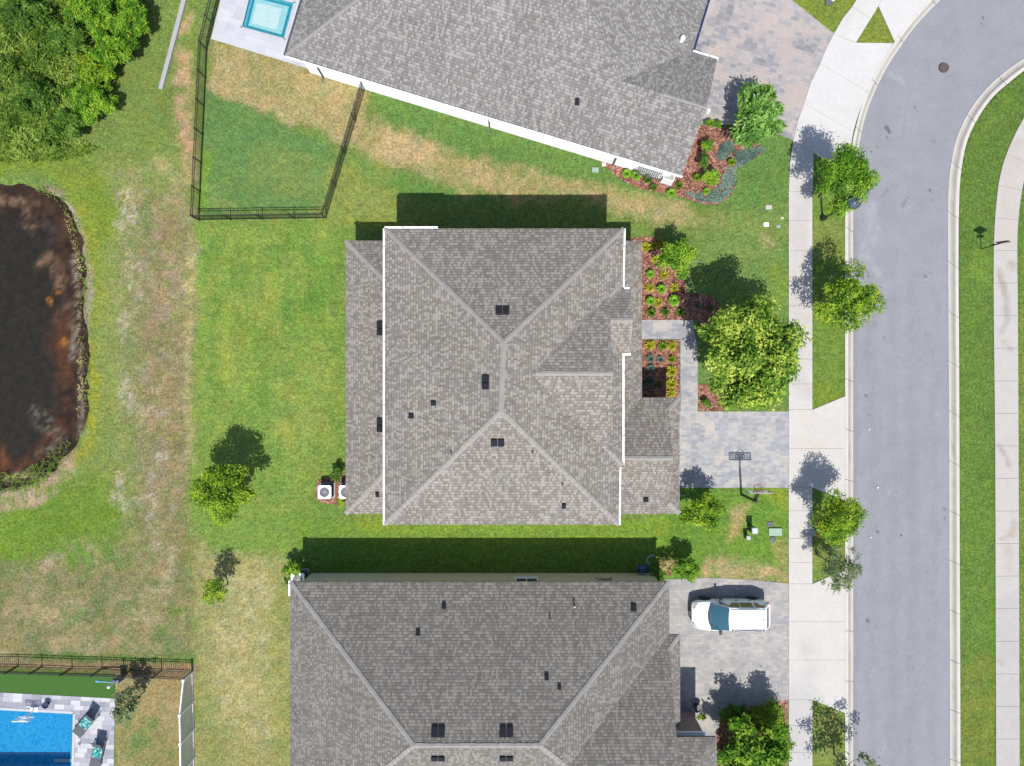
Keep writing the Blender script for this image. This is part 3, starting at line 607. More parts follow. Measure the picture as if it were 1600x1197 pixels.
wln(ws, (198, 184, 176), [(1566, 535), (1578, 545)], 4, .8, 6, .4, 10); wln(ws, (186, 174, 164), [(1563, 695), (1572, 715), (1572, 728)], 3.5, .8, 5, .4, 10); wln(ws, (196, 178, 160), [(1582, 815), (1580, 835), (1568, 840)], 5, .6, 7, .4, 12)
wln(ws, (198, 180, 160), [(1572, 855), (1576, 890)], 5, .5, 8, .4, 12); wln(ws, (214, 208, 206), [(1573, 950), (1573, 1500)], 24, .8, 20, .2); wln(ws, (226, 208, 194), [(1580, 260), (1575, 330), (1572, 380)], 14, .5, 14, .5)
wln(ws, (170, 166, 162), [(1558, 1030), (1564, 1036)], 3, .6, 4, .4, 8); wln(ws, (212, 200, 188), [(1590, 220), (1580, 250)], 8, .6, 9, .6, 8)
subdiv_paint("footpath", W2, C(225, 219, 212), ws)
# ------------------------------------------------------------------ paved areas and beds
def area(name, pts, mat, z=.035, label=None, kind="structure", t=.1, wob=0):
    q = px(pts)
    o = MB().slab(q, z, t).out(name, mat); tag(o, kind=kind); return o
area("driveway", [(1040, 643), (1238, 643), (1238, 762), (1040, 762)], M['pav1'], z=.018)
area("driveway", [(985, 905), (1046, 905), (1075, 904), (1110, 903), (1160, 905), (1240, 912.5), (1240, 1093), (1205, 1098), (1135, 1112), (1128, 1150), (985, 1160)], M['pav2'], z=.018)
area("driveway", [(1040, 0), (1090, -60), (1180, -60), (1237, 0), (1302, 52), (1306, 66), (1284, 112), (1266, 160), (1256, 200), (1244, 221), (1200, 204), (1160, 196), (1105, 194), (1030, 180)], M['pav3'], z=.018)
area("garden_path", [(960, 500), (1083, 500), (1085, 520), (1090, 540), (1090, 643), (1063, 643), (1063, 530), (960, 530)], M['pav1'], z=.04)
area("artificial_turf", [(-70, 1047), (180, 1054), (180, 1090.5), (-70, 1078)], plain("turf_green", C(72, 124, 34), .95, var=.14, scale=9), z=.03)
def ring_deck(name, outer, hole, mat, z=.05):
    mb = MB(); o = px(outer); h = px(hole)
    for i in range(4):
        j = (i + 1) % 4; mb.slab([o[i], o[j], h[j], h[i]], z, .1)
    q = mb.out(name, mat); tag(q, kind="structure"); return q
ring_deck("pool_deck", [(-140, 1074.5), (180, 1091), (177, 1290), (-140, 1290)], POOL, M['pav4'])
ring_deck("patio", [(365, -80), (330, 61), (480, 107), (540, 10)], SPA, M['patio'])
area("patio", [(480, 107), (562, 130), (600, 100), (540, 10)], M['patio'], z=.046)
for k, pts in enumerate([
    [(985, 372), (1024, 371), (1040, 388), (1052, 415), (1068, 432), (1075, 458), (1095, 458), (1115, 466), (1128, 482), (1131, 500), (1122, 520), (1100, 522), (1090, 518), (1082, 499), (985, 499)],
    [(985, 531), (1062, 531), (1062, 625), (985, 625)], [(1091, 600), (1105, 600), (1130, 625), (1131, 642), (1091, 642)],
    [(1090, 196), (1130, 198), (1160, 215), (1196, 232), (1190, 240), (1170, 252), (1150, 264), (1150, 285), (1142, 305), (1122, 319), (1095, 318), (1060, 306), (1010, 297), (975, 284), (955, 268), (940, 250), (1000, 240)],
    [(497, 750), (525, 742), (560, 742), (560, 792), (535, 790), (500, 784), (492, 770)], [(1030, 892), (1038, 884), (1048, 886), (1046, 900)],
    [(1128, 1112), (1205, 1098), (1231, 1093), (1231, 1300), (1100, 1300), (1120, 1150)]]):
    cp = catmull(pts + [pts[0]], 60) if k in (0, 3, 4, 5) else pts
    area("mulch_bed", [tuple(p) for p in cp][:-1] if k in (0, 3, 4, 5) else pts, M['mulch'], z=.028)
# ------------------------------------------------------------------ pools
def pool_water(name, base, light, sc_=2.2):
    m, nt, b = newmat(name); v = coord(nt); mp = nd(nt, "ShaderNodeMapping"); mp.inputs["Scale"].default_value = (1, .7, 1); lk(nt, v, mp.inputs[0])
    n = nd(nt, "ShaderNodeTexNoise"); n.inputs["Scale"].default_value = 1.6; n.inputs["Detail"].default_value = 2; lk(nt, mp.outputs[0], n.inputs["Vector"])
    wv = nd(nt, "ShaderNodeVectorMath", operation='ADD'); lk(nt, mp.outputs[0], wv.inputs[0]); lk(nt, n.outputs["Color"], wv.inputs[1])
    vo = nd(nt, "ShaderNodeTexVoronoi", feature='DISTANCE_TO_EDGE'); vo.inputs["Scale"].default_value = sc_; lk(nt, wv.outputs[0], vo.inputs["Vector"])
    f = ramp(nt, vo.outputs["Distance"], [(0, .6), (.08, .3), (.25, 0.0)])  # web of caustic light drawn into the water colour
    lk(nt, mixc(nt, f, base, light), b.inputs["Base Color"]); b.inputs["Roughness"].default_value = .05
    bump(nt, b, noi(nt, v, 3, 2), .12, .02); return m
def pool(name, poly, label, depth, base, light, scl, wz=-.1, extra=None):
    q = px(poly); c = (sum(a[0] for a in q) / 4, sum(a[1] for a in q) / 4, 0); r = empty(name, c, label, "pool")
    mb = MB(); v = [(a[0], a[1], .045) for a in q] + [(a[0], a[1], -depth) for a in q]
    mb.add(v, [(i, (i + 1) % 4, 4 + (i + 1) % 4, 4 + i) for i in range(4)] + [(4, 5, 6, 7)]); mb.out("pool_shell", plain("pool_plaster", C(90, 185, 215), .6), r)
    mb = MB()
    for i in range(4):
        a = Vector(q[i]); b2 = Vector(q[(i + 1) % 4]); mb.beam((a.x, a.y, .05), (b2.x, b2.y, .05), .16, .05)
    mb.out("coping", plain("coping", C(228, 230, 238), .7), r)
    MB().add([(a[0], a[1], wz) for a in q], [(0, 1, 2, 3)]).out("water", pool_water(name + "_water", base, light, scl), r)
    return r
r = pool("swimming_pool", POOL, "bright blue rectangular swimming pool at the lower left", 1.7, C(0, 152, 226), C(70, 195, 240), 5.0)
q = MB(); a = P(83, 1189); q.box(a[0], a[0] + 1.2, a[1] - .1, a[1] + .1, -.12, -.06); q.out("handrail", M['lblue'], r)
r = pool("spa", SPA, "small square turquoise spa pool on the white patio at the top", 1.2, C(96, 205, 222), C(40, 168, 195), 4.0)
sq = px(SPA); cx = sum(a[0] for a in sq) / 4; cy = sum(a[1] for a in sq) / 4
for nm, f, z, mt in (("bench", .74, -.085, plain("spa_bench", C(168, 232, 238), .4)), ("spa_floor", .56, -.07, plain("spa_floor", C(214, 247, 247), .4, var=.08, scale=4))):
    MB().add([(cx + (a[0] - cx) * f - .1 * (nm == "spa_floor"), cy + (a[1] - cy) * f, z) for a in sq], [(0, 1, 2, 3)]).out(nm, mt, r)
mb = MB()
for i in range(4):
    a = Vector(sq[i]) + (Vector((cx, cy)) - Vector(sq[i])) * .2; b2 = Vector(sq[(i + 1) % 4]) + (Vector((cx, cy)) - Vector(sq[(i + 1) % 4])) * .2
    mb.beam((a.x, a.y, -.06), (b2.x, b2.y, -.06), .08, .02)
mb.out("tile_band", plain("teal_tile", C(40, 160, 190), .4, var=.4, scale=9), r)
# ------------------------------------------------------------------ houses
def roof_obj(name, polys, mat, parent):
    V = []; F = []; UV = []
    for p in polys:
        p = [Vector(a) for a in p]; n = Vector((0, 0, 0))
        for i in range(len(p)): n += (p[i] - p[0]).cross(p[(i + 1) % len(p)] - p[0])
        n.normalize()
        if n.z < 0: p = p[::-1]; n = -n
        if abs(n.z) > .999: u = Vector((1, 0, 0))
        else: u = Vector((0, 0, 1)).cross(n).normalized()
        v = n.cross(u); b = len(V); V += [tuple(a) for a in p]; F.append(tuple(range(b, b + len(p))))
        UV += [(a.dot(u), a.dot(v)) for a in p]
    return obj(name, V, F, mat, parent, uv=UV)
def caps(lines, mat, roof, w=.26):
    for a, b in lines:
        mb = MB(); a = Vector(a); b = Vector(b); L = (b - a).length; n = max(2, int(L / .3)); d = (b - a) / n; dd = d.normalized()
        x = dd.cross(Vector((0, 0, 1))).normalized(); flat = abs(dd.z) < .05; drop = .05 if flat else .03
        for k in range(n):
            p = a + d * k; q = p + d; hw = w / 2 * random.uniform(.9, 1.1); v = []
            for e, lift in ((p, .004), (q, .02)):
                v += [e - x * hw + Vector((0, 0, lift - drop + .012)), e + Vector((0, 0, lift + .012)), e + x * hw + Vector((0, 0, lift - drop + .012))]
            v2 = [u - Vector((0, 0, .05)) for u in v]
            mb.add([tuple(u) for u in v + v2], [(0, 1, 4, 3), (1, 2, 5, 4), (3, 4, 10, 9), (4, 5, 11, 10), (0, 3, 9, 6), (2, 8, 11, 5), (0, 6, 7, 1), (1, 7, 8, 2)])
        o = mb.out("ridge_cap", mat, roof)
def on_roof(roof, X, Y, h, nrm=False):
    from mathutils.bvhtree import BVHTree
    if roof.name not in BV:
        me = roof.data; off = LOC[roof.name]; BV[roof.name] = BVHTree.FromPolygons([v.co + off for v in me.vertices], [list(p.vertices) for p in me.polygons])
    e = Vector(P(X, Y, 0)); o = Vector((0, 0, H)); hit = BV[roof.name].ray_cast(o, (e - o).normalized())
    if nrm: return (hit[0].z, hit[1] if hit[1].z > 0 else -hit[1]) if hit[0] else (h, Vector((0, 0, 1)))
    return hit[0].z if hit[0] else h
BV = {}
def vent(roof, X, Y, h, wpx, hpx, n, mat=None, name="roof_vent", along='x'):
    """box vents, n side by side; seen size in pixels"""
    h, nm = on_roof(roof, X, Y, h, True); k = (H - h) / H / S; x, y, _ = P(X, Y, h); w = wpx * k / 2; d = hpx * k / 2
    ux = Vector((1, 0, 0)); ux = (ux - nm * ux.dot(nm)).normalized(); uy = nm.cross(ux); o = Vector((x, y, h))
    for i in range(n):
        mb = MB()
        if along == 'x': cu = (i - (n - 1) / 2) * 2 * w / n; cv = 0; a = w / n * .93; b = d
        else: cv = (i - (n - 1) / 2) * 2 * d / n; cu = 0; a = w; b = d / n * .93
        v = [o + ux * (cu + p * a * q) + uy * (cv + r_ * b * q) + nm * z for z, q in ((-.12, 1), (.08, 1), (.12, .86)) for p, r_ in ((-1, -1), (1, -1), (1, 1), (-1, 1))]
        f = [(8, 9, 10, 11)]
        for kk in (0, 4):
            for m in range(4): f.append((kk + m, kk + (m + 1) % 4, kk + 4 + (m + 1) % 4, kk + 4 + m))
        mb.add([tuple(p) for p in v], f)
        mb.out(name, mat or M['vent'], roof)
def pipe(roof, X, Y, h, r=.05, L=.35, mat=None):
    h = on_roof(roof, X, Y, h); x, y, _ = P(X, Y, h); MB().lathe((x, y), [(r, h - .5), (r, h + L * .5), (r * .8, h + L * .5)], 10).out("vent_pipe", mat or M['black'], roof)
def gutter(parent, a, b, w=.105, mat=None, ticks=True):
    a = Vector(a); b = Vector(b); d = (b - a).normalized(); n = Vector((-d.y, d.x, 0))
    mb = MB(); mb.beam(a - Vector((0, 0, .06)), b - Vector((0, 0, .06)), w, .12)
    g = mb.out("gutter", mat or M['white'], parent)
    if ticks:
        t = MB(); L = (b - a).length; k = 1.0
        while k < L - .3:
            p = a + d * k; t = MB(); t.beam(p - n * w * .5 + Vector((0, 0, .006)), p + n * w * .5 + Vector((0, 0, .006)), .035, .02); t.out("hanger", M['grey'], g); k += 1.75
    return g
def ident(u, v, z): return (u, v, z)
def hip_faces(x0, x1, y0, y1, h, p, T=ident):
    w = min(x1 - x0, y1 - y0) / 2; z = h + w * p
    if x1 - x0 >= y1 - y0: a = (x0 + w, (y0 + y1) / 2); b = (x1 - w, (y0 + y1) / 2)
    else: a = ((x0 + x1) / 2, y1 - w); b = ((x0 + x1) / 2, y0 + w)
    c = [(x0, y0), (x1, y0), (x1, y1), (x0, y1)]; P3 = lambda q, zz: T(q[0], q[1], zz)
    SW, SE, NE, NW = [P3(q, h) for q in c]; A = P3(a, z); B = P3(b, z)
    if x1 - x0 >= y1 - y0:
        return [[SW, SE, B, A], [SE, NE, B], [NE, NW, A, B], [NW, SW, A]], [(SW, A), (NW, A), (SE, B), (NE, B), (A, B)]
    return [[SW, SE, B], [SE, NE, A, B], [NE, NW, A], [NW, SW, B, A]], [(SW, B), (SE, B), (NE, A), (NW, A), (A, B)]
def dutch(x0, xe, yn, ys_, h, p, d, ycut=None, T=ident):
    ym = (yn + ys_) / 2; hr = h + (yn - ym) * p; hs = h + d * p; q = lambda x, y, z: T(x, y, z)
    yc = ys_ if ycut is None else ycut
    f = [[q(x0, yn, h), q(xe, yn, h), q(xe - d, yn - d, hs), q(xe - d, ym, hr), q(x0, ym, hr)]]
    if ycut is None:
        f += [[q(x0, ys_, h), q(xe, ys_, h), q(xe - d, ys_ + d, hs), q(xe - d, ym, hr), q(x0, ym, hr)], [q(xe, yn, h), q(xe, ys_, h), q(xe - d, ys_ + d, hs), q(xe - d, yn - d, hs)]]
        ge = ys_ + d
    else:
        f += [[q(x0, ys_, h), q(xe - d, ys_, h), q(xe - d, ym, hr), q(x0, ym, hr)], [q(xe, yn, h), q(xe, yc, h), q(xe - d, yc, hs), q(xe - d, yn - d, hs)]]
        ge = yc
    wall = [[q(xe - d - .04, yn - d, hs - .02), q(xe - d - .04, ge, hs - .02), q(xe - d - .04, ym, hr - .04)]]
    cp = [(q(xe, yn, h), q(xe - d, yn - d, hs)), (q(x0, ym, hr), q(xe - d, ym, hr))]
    if ycut is None: cp.append((q(xe, ys_, h), q(xe - d, ys_ + d, hs)))
    return f, cp, wall
def box_part(name, x0, x1, y0, y1, z0, z1, mat, parent, T=ident):
    v = [T(*c) for c in [(x0, y0, z0), (x1, y0, z0), (x1, y1, z0), (x0, y1, z0), (x0, y0, z1), (x1, y0, z1), (x1, y1, z1), (x0, y1, z1)]]
    return MB().add(v, [(3, 2, 1, 0), (4, 5, 6, 7), (0, 1, 5, 4), (1, 2, 6, 5), (2, 3, 7, 6), (3, 0, 4, 7)]).out(name, mat, parent)
def window(parent, x, y, z, w, hh, ny, T=ident, axis='x', dark=True):
    """window on a wall whose outside looks along ny (axis x: wall runs along x)"""
    def bx(nm, a0, a1, d0, d1, z0, z1, m, par):
        if axis == 'x': return box_part(nm, a0, a1, min(y + d0 * ny, y + d1 * ny), max(y + d0 * ny, y + d1 * ny), z0, z1, m, par, T)
        return box_part(nm, min(y + d0 * ny, y + d1 * ny), max(y + d0 * ny, y + d1 * ny), a0, a1, z0, z1, m, par, T)
    win = bx("window", x - w / 2 - .08, x + w / 2 + .08, -.05, .03, z - .08, z + hh + .08, M['white'], parent)
    bx("pane", x - w / 2, x + w / 2, .03, .036, z, z + hh, M['glass'], win)
    bx("window_frame", x - .025, x + .025, .036, .05, z, z + hh, M['white'], win)
    bx("sill", x - w / 2 - .14, x + w / 2 + .14, -.03, .11, z - .17, z - .083, M['white'], win)
# ---- centre house, two storeys
h1 = empty("house", (0, 0, 0), "two storey house with a wide warm grey hipped roof in the centre of the picture", "house", "houses with grey shingle roofs")
UE, LE, p1 = 6.0, 3.2, .42
NW = (-7.04, 8.54, UE); NE = (6.19, 8.54, UE); SE = (5.90, -7.83, UE); SW = (-7.04, -7.83, UE); RN = (-.42, 2.08, 8.75); RS = (-.57, -1.45, 8.75)
faces = [[NW, NE, RN], [NE, SE, RS, RN], [SE, SW, RS], [SW, NW, RN, RS]]
up_caps = [(NW, RN), (NE, RN), (SE, RS), (SW, RS), (RN, RS)]
f, cp, gw = dutch(.2, 6.11, 5.55, -4.54, UE + .012, p1, .82); faces += f; up_caps += cp
cut = lambda t: (cp[1][0][0] + t, cp[1][0][1], cp[1][0][2])
up_caps[6] = ((1.25, .505, cp[1][0][2]), cp[1][1])
# small front gable
gy0, gy1, gx = 1.61, 5.18, 6.54; gm = (gy0 + gy1) / 2; gh = UE + (gy1 - gm) * p1 + .02
faces += [[(5.0, gy1, UE + .02), (gx, gy1, UE + .02), (gx, gm, gh), (5.0, gm, gh)], [(5.0, gy0, UE + .02), (gx, gy0, UE + .02), (gx, gm, gh), (5.0, gm, gh)]]
up_caps += [((5.35, gm, gh), (gx, gm, gh))]
rf = roof_obj("roof", faces, M['sh1'], h1)
caps(up_caps[:6] + up_caps[6:], M['cap1'], rf)
gwall = MB()
for t in gw: gwall.add(t, [(0, 1, 2)])
gwall.add([(gx - .1, gy0 + .1, UE - .1), (gx - .1, gy1 - .1, UE - .1), (gx - .1, gm, gh - .08)], [(0, 1, 2)])
gwall.out("gable_wall", M['wallb'], h1)
xw, xl, xe = -9.86, -6.55, 7.70; d = xl - xw; zt = LE + d * p1
yn, ys_ = 8.43, -7.75
lf = [[(xw, yn, LE), (xw, ys_, LE), (xl, ys_ + d, zt), (xl, yn - d, zt)], [(xw, yn, LE), (xl, yn, LE), (xl, yn - d, zt)], [(xw, ys_, LE), (xl, ys_, LE), (xl, ys_ + d, zt)]]
lc = [((xw, yn, LE), (xl, yn - d, zt)), ((xw, ys_, LE), (xl, ys_ + d, zt))]
d2 = xe - 5.7; zt2 = LE + d2 * p1
lf += [[(xe, yn, LE), (xe, -3.0, LE), (5.7, -3.0, zt2), (5.7, yn - d2, zt2)], [(xe, yn, LE), (5.7, yn, LE), (5.7, yn - d2, zt2)]]
f, cp, gw = dutch(5.0, 9.93, -.85, -7.75, LE + .012, p1, .72); lf += f; lc += cp
rl = roof_obj("lower_roof", lf[:3], M['sh1'], h1); caps(lc[:2], M['cap1'], rl)
rg = roof_obj("lower_roof", lf[3:], M['sh1'], h1); caps(lc[2:], M['cap1'], rg)
MB().add(gw[0], [(0, 1, 2)]).out("gable_wall", M['wallb'], h1)
MB().box(-7.02, 5.88, -7.81, 8.52, UE - .2, UE - .004).out("fascia", M['fascia'], h1)
MB().box(5.8, 6.09, -4.52, 8.5, UE - .2, UE - .006).out("fascia", M['fascia'], h1)
MB().box(5.9, 6.5, gy0 + .02, gy1 - .02, UE - .2, UE - .008).out("fascia", M['fascia'], h1)
MB().box(xw + .02, xl, ys_ + .02, yn - .02, LE - .2, LE - .004).out("fascia", M['fascia'], h1)
MB().box(5.7, xe - .02, -2, yn - .02, LE - .2, LE - .004).out("fascia", M['fascia'], h1)
MB().box(5.2, 9.91, -7.73, -.87, LE - .2, LE + .004).out("fascia", M['fascia'], h1)
MB().box(-9.45, 7.3, -7.36, 8.06, 0, LE - .203).out("wall", M['wallb'], h1)
MB().box(7.3, 9.5, -7.36, -1.25, 0, LE - .203).out("wall", M['wallb'], h1)
MB().box(-6.6, 5.68, -7.41, 8.11, LE - .2, UE - .203).out("wall", M['wallb'], h1)
box_part("garage_door", 9.5, 9.54, -6.9, -1.8, 0.05, 2.5, M['white'], h1); box_part("front_door", 7.3, 7.35, 3.0, 4.0, 0.05, 2.3, M['dgrey'], h1)
for x, y in ((-7.5, .9), (-3, .9), (2, .9)): window(h1, x, -7.36, 1.0, 1.2, 1.3, -1)
for x in (-4, 0, 3.5): window(h1, x, 8.11, 4.1, 1.1, 1.1, 1)
gutter(h1, (-7.08, 8.54, UE), (-7.08, -7.85, UE)); gutter(h1, (-7.04, 8.6, UE), (-4.1, 8.6, UE))
gutter(h1, (6.23, 8.54, UE), (6.16, 5.2, UE)); gutter(h1, (5.9, 5.24, UE), (6.5, 5.24, UE), ticks=False)
gutter(h1, (6.16, 1.6, UE), (6.16, -4.5, UE)); gutter(h1, (5.98, -4.65, UE), (5.94, -7.85, UE)); gutter(h1, (6.1, 1.58, UE + .03), (6.56, 1.58, UE + .03), ticks=False)
gutter(h1, (6.5, 1.55, UE - .02), (6.1, 1.55, UE - .02), .05, M['grey'], False)
MB().beam((5.95, 5.33, UE - .1), (5.8, 5.3, LE + 1), .1).out("downspout", M['white'], h1)
vent(rf, 785, 486, 7.75, 22, 14, 2); vent(rf, 759, 597, 8.3, 12, 24, 2, along='y'); vent(rf, 777.5, 691, 7.9, 22, 13, 2)
vent(rl, 593.5, 513, 4.25, 9, 23, 2, along='y'); vent(rl, 593.5, 664, 4.25, 9, 23, 2, along='y')
for X, Y, h in ((678, 630, 7.25), (643, 650, 6.75)): vent(rf, X, Y, h, 9, 8, 1)
vent(rf, 881, 790, 6.55, 7, 9, 1); vent(rl, 589.5, 772, 3.75, 6, 9, 1); vent(rg, 1009, 780, 3.75, 8, 8, 1)
for X, Y, h in ((705, 707, 7.35), (832, 707, 7.55), (879, 757, 6.95)): pipe(rf, X, Y, h)
# ---- bottom house
h2 = empty("house", (0, -20, 0), "single storey house with dark grey hipped roof at the bottom beside the white car", "house", "houses with grey shingle roofs")
E2, p2 = 3.26, .47
f, cp = hip_faces(-13.13, 9.31, -27.4, -11.75, E2, p2)
f2, cp2, gw2 = dutch(1.5, 9.95, -14.9, -29.1, E2 + .012, p2, .74, ycut=-20.3)
f3, cp3 = hip_faces(5.2, 11.85, -29.0, -20.5, 4.15, .42)
r2 = roof_obj("roof", f + f2 + f3, M['sh2'], h2)
caps([cp[1], cp[3], cp[4], cp[0], cp[2], cp2[0]], M['cap2'], r2)
MB().add(gw2[0], [(0, 1, 2)]).out("gable_wall", M['wallk'], h2)
MB().box(-13.11, 9.29, -27.38, -11.77, E2 - .2, E2 - .004).out("fascia", M['dgrey'], h2)
MB().box(9.2, 9.93, -20.28, -14.92, E2 - .2, E2 - .003).out("fascia", M['dgrey'], h2)
MB().box(6, 11.83, -28.98, -20.52, 3.95, 4.146).out("fascia", M['dgrey'], h2)
MB().box(-12.78, 8.95, -27.0, -12.12, 0, E2 - .203).out("wall", M['wallk'], h2)
MB().box(8.95, 9.55, -20.25, -15.3, 0, E2 - .203).out("wall", M['wallk'], h2)
MB().box(8.95, 9.3, -20.6, -20.25, 0, 3).out("wall", M['wallk'], h2)
m_, nt_, b_ = newmat("brown_brick"); v_ = coord(nt_); mp_ = nd(nt_, "ShaderNodeMapping"); mp_.inputs["Rotation"].default_value = (math.radians(90), 0, 0); lk(nt_, v_, mp_.inputs[0])
bt_ = nd(nt_, "ShaderNodeTexBrick"); bt_.inputs["Scale"].default_value = 3; bt_.inputs["Color1"].default_value = (.13, .085, .07, 1); bt_.inputs["Color2"].default_value = (.25, .18, .15, 1); bt_.inputs["Mortar"].default_value = (.32, .28, .25, 1); lk(nt_, mp_.outputs[0], bt_.inputs["Vector"]); lk(nt_, bt_.outputs[0], b_.inputs["Base Color"]); b_.inputs["Roughness"].default_value = .9
box_part("brick_wall", 9.3, 11.45, -28.6, -20.9, 0, 3.94, m_, h2)
box_part("ledge", 9.7, 11.45, -20.9, -20.68, 3.1, 3.2, M['white'], h2)
box_part("garage_door", 9.55, 9.59, -19.9, -15.6, .05, 2.5, M['white'], h2)
window(h2, (823 - 800) / S / 1.05, -12.12, 1.35, 1.25, 1.15, 1)
gutter(h2, (-13.17, -11.7, E2), (-13.17, -12.6, E2)); 
box_part("meter_box", 5.6, 5.9, -12.12, -11.98, 1.1, 1.6, M['wallk'], h2)
mb = MB(); mb.tube([(5.2, -12.06, 1.2), (5.3, -12.0, 1.8), (5.75, -12.02, 1.95), (6.1, -12.03, 1.7), (6.1, -12.05, 1.2)], [.03] * 5, 6); mb.out("conduit", M['dgrey'], h2)
vent(r2, 693.5, 947, 4.2, 7, 9, 1); vent(r2, 653, 989, 4.9, 7, 9, 1); vent(r2, 990, 950, 4.2, 9, 11, 1); vent(r2, 854, 1058, 5.75, 7, 10, 1); vent(r2, 874, 1074, 6.0, 6, 7, 1)
for X in (684.5, 791): vent(r2, X, 1143, 6.75, 22, 17, 2); vent(r2, X, 1184, 6.8, 22, 10, 2)
pipe(r2, 897, 945, 4.2, .05, .9, M['grey']); pipe(r2, 859, 966, 4.45, .035, .7)
# ---- top house, turned
A3 = Vector(P(446, 86, 3.2)[:2]); B3 = Vector(P(1062, 273, 3.2)[:2]); u3 = (B3 - A3).normalized(); v3 = Vector((-u3.y, u3.x))
def T3(u, v, z): q = A3 + u3 * u + v3 * v; return (q.x, q.y, z)
c3 = T3(12, 8, 0)
h3 = empty("house", c3, "white walled house with light grey roof standing askew at the top", "house", "houses with grey shingle roofs")
f, cp = hip_faces(0, 23.0, 0, 22.0, 3.2, .42, T3)
gy = 7.2; gz = 3.215 + 3.6 * .42
f += [[T3(14, -.02, 3.215), T3(24.55, -.02, 3.215), T3(24.55, 3.59, gz), T3(14, 3.59, gz)], [T3(14, gy, 3.215), T3(24.55, gy, 3.215), T3(24.55, 3.59, gz), T3(14, 3.59, gz)]]
r3 = roof_obj("roof", f, M['sh3'], h3)
caps([cp[0], (T3(15.6, 7.4, 3.2 + 7.4 * .42), cp[2][1])] + [(T3(22.0, 3.59, gz), T3(24.55, 3.59, gz))], plain("ridge_cap_light", C(180, 176, 173), .92, var=.14, scale=2.2), r3, .2)
box_part("fascia", .02, 22.98, .02, 21.9, 3.0, 3.196, M['fascia'], h3, T3); box_part("fascia", 20, 24.53, 0, gy - .02, 3.0, 3.19, M['white'], h3, T3)
box_part("wall", .45, 22.6, .5, 21.5, 0, 2.997, M['wallw'], h3, T3); box_part("wall", 22.6, 24.15, .5, 6.8, 0, 2.997, M['wallw'], h3, T3)
MB().add([T3(24.2, .4, 2.95), T3(24.2, 6.8, 2.95), T3(24.2, 3.59, gz - .1)], [(0, 1, 2)]).out("gable_wall", M['wallw'], h3)
gutter(h3, T3(0, -.07, 3.2), T3(24.6, -.07, 3.2), .1)
gutter(h3, T3(0, -.01, 3.215), T3(24.5, -.01, 3.215), .03, M['dgrey'], False); gutter(h3, T3(-.07, 0, 3.2), T3(-.07, 21, 3.2), .12, M['dgrey'])
gutter(h3, T3(23.07, 7.4, 3.2), T3(23.07, 21, 3.2), .13, M['navy']); gutter(h3, T3(23.05, 7.24, 3.2), T3(24.6, 7.24, 3.2), .15)
for u in (1.25, 12.3, 20.5):
    a = T3(u, .03, 3.1); b = T3(u + .1, .44, 2.7); c = T3(u + .1, .44, .15); e = T3(u + .1, .1, .05)
    mb = MB(); mb.beam(a, b, .09); mb.beam(b, c, .09); mb.beam(c, e, .08); mb.out("downspout", M['dgrey'], h3)
for u, w, z, hh in ((13.3, 1.9, 1.5, .7), (5.0, .8, 1.4, .8)): window(h3, u, .5, z, w, hh, -1, T3)
mb = MB()
for k in range(12):
    u = 22.1 + k * .13; mb.beam(T3(u, .02, 1.15), T3(u + .1, .5, 1.15), .05, .03)
mb.beam(T3(22.05, .02, 1.15), T3(23.7, .02, 1.15), .06); mb.out("grille", M['dgrey'], h3)
vent(r3, 902, 159, 4.3, 7, 11, 1); mb = MB(); x, y, _ = P(1067, 59, 3.9); mb.lathe((x, y), [(.14, 3.5), (.14, 3.95), (.1, 4.02)], 10); mb.out("vent_pipe", M['white'], r3)
x, y, _ = P(1108, 172, 3.4); MB().lathe((x, y), [(.1, 3.0), (.1, 3.35)], 8).out("roof_light", M['white'], r3)
# ---- house beyond the pool (its shadow falls on the water)
h4 = empty("house", (-33, -31, 0), "pool house beyond the lower left corner whose eave shades the swimming pool", "house")
f, cp = hip_faces(-48, -28.1, -38, -25.5, 3.2, .42); r4 = roof_obj("roof", f, M['sh3'], h4)
box_part("fascia", -47.98, -28.12, -37.98, -25.52, 3.0, 3.196, M['fascia'], h4); box_part("wall", -47.6, -28.5, -37.6, -26, 0, 2.997, M['wallw'], h4)
# ------------------------------------------------------------------ fences
def fence(path, label, h=1.3, bay=1.9, mat=None, group=None):
    mat = mat or M['black']; pts = [Vector(G(*p)) for p in path]; r = empty("metal_fence", (pts[0].x, pts[0].y, 0), label, "fence", group)
    posts = []
    for i, (a, b) in enumerate(zip(pts, pts[1:])):
        n = max(1, round((b - a).length / bay))
        for k in range(n):
            p = a + (b - a) * k / n; q = a + (b - a) * (k + 1) / n
            if not posts or (posts[-1] - p).length > .1: posts.append(p)
            mb = MB(); d = (q - p)
            for z in (.12, h - .3, h - .04): mb.beam((p.x, p.y, z), (q.x, q.y, z), .034, .036)
            m = int(d.length / .125)
            for j in range(1, m): s_ = p + d * j / m; mb.box(s_.x - .011, s_.x + .011, s_.y - .011, s_.y + .011, .06, h - .05)
            mb.out("fence_panel", mat, r)
        posts.append(b)
    for p in posts: MB().box(p.x - .034, p.x + .034, p.y - .034, p.y + .034, -.05, h + .05, bev=.012).out("fence_post", mat, r)
    return r
fence([(352, -35), (343, 0), (324, 78), (311.5, 344), (510, 341), (571, 139)], "black metal picket fence enclosing the side yard of the top house", 1.3, 1.95)
fence([(-40, 1039), (29, 1040), (66, 1041), (113, 1043), (160, 1044), (206, 1046), (253, 1047), (300, 1049)], "black metal picket fence along the back of the pool yard", 1.27, 2.0)
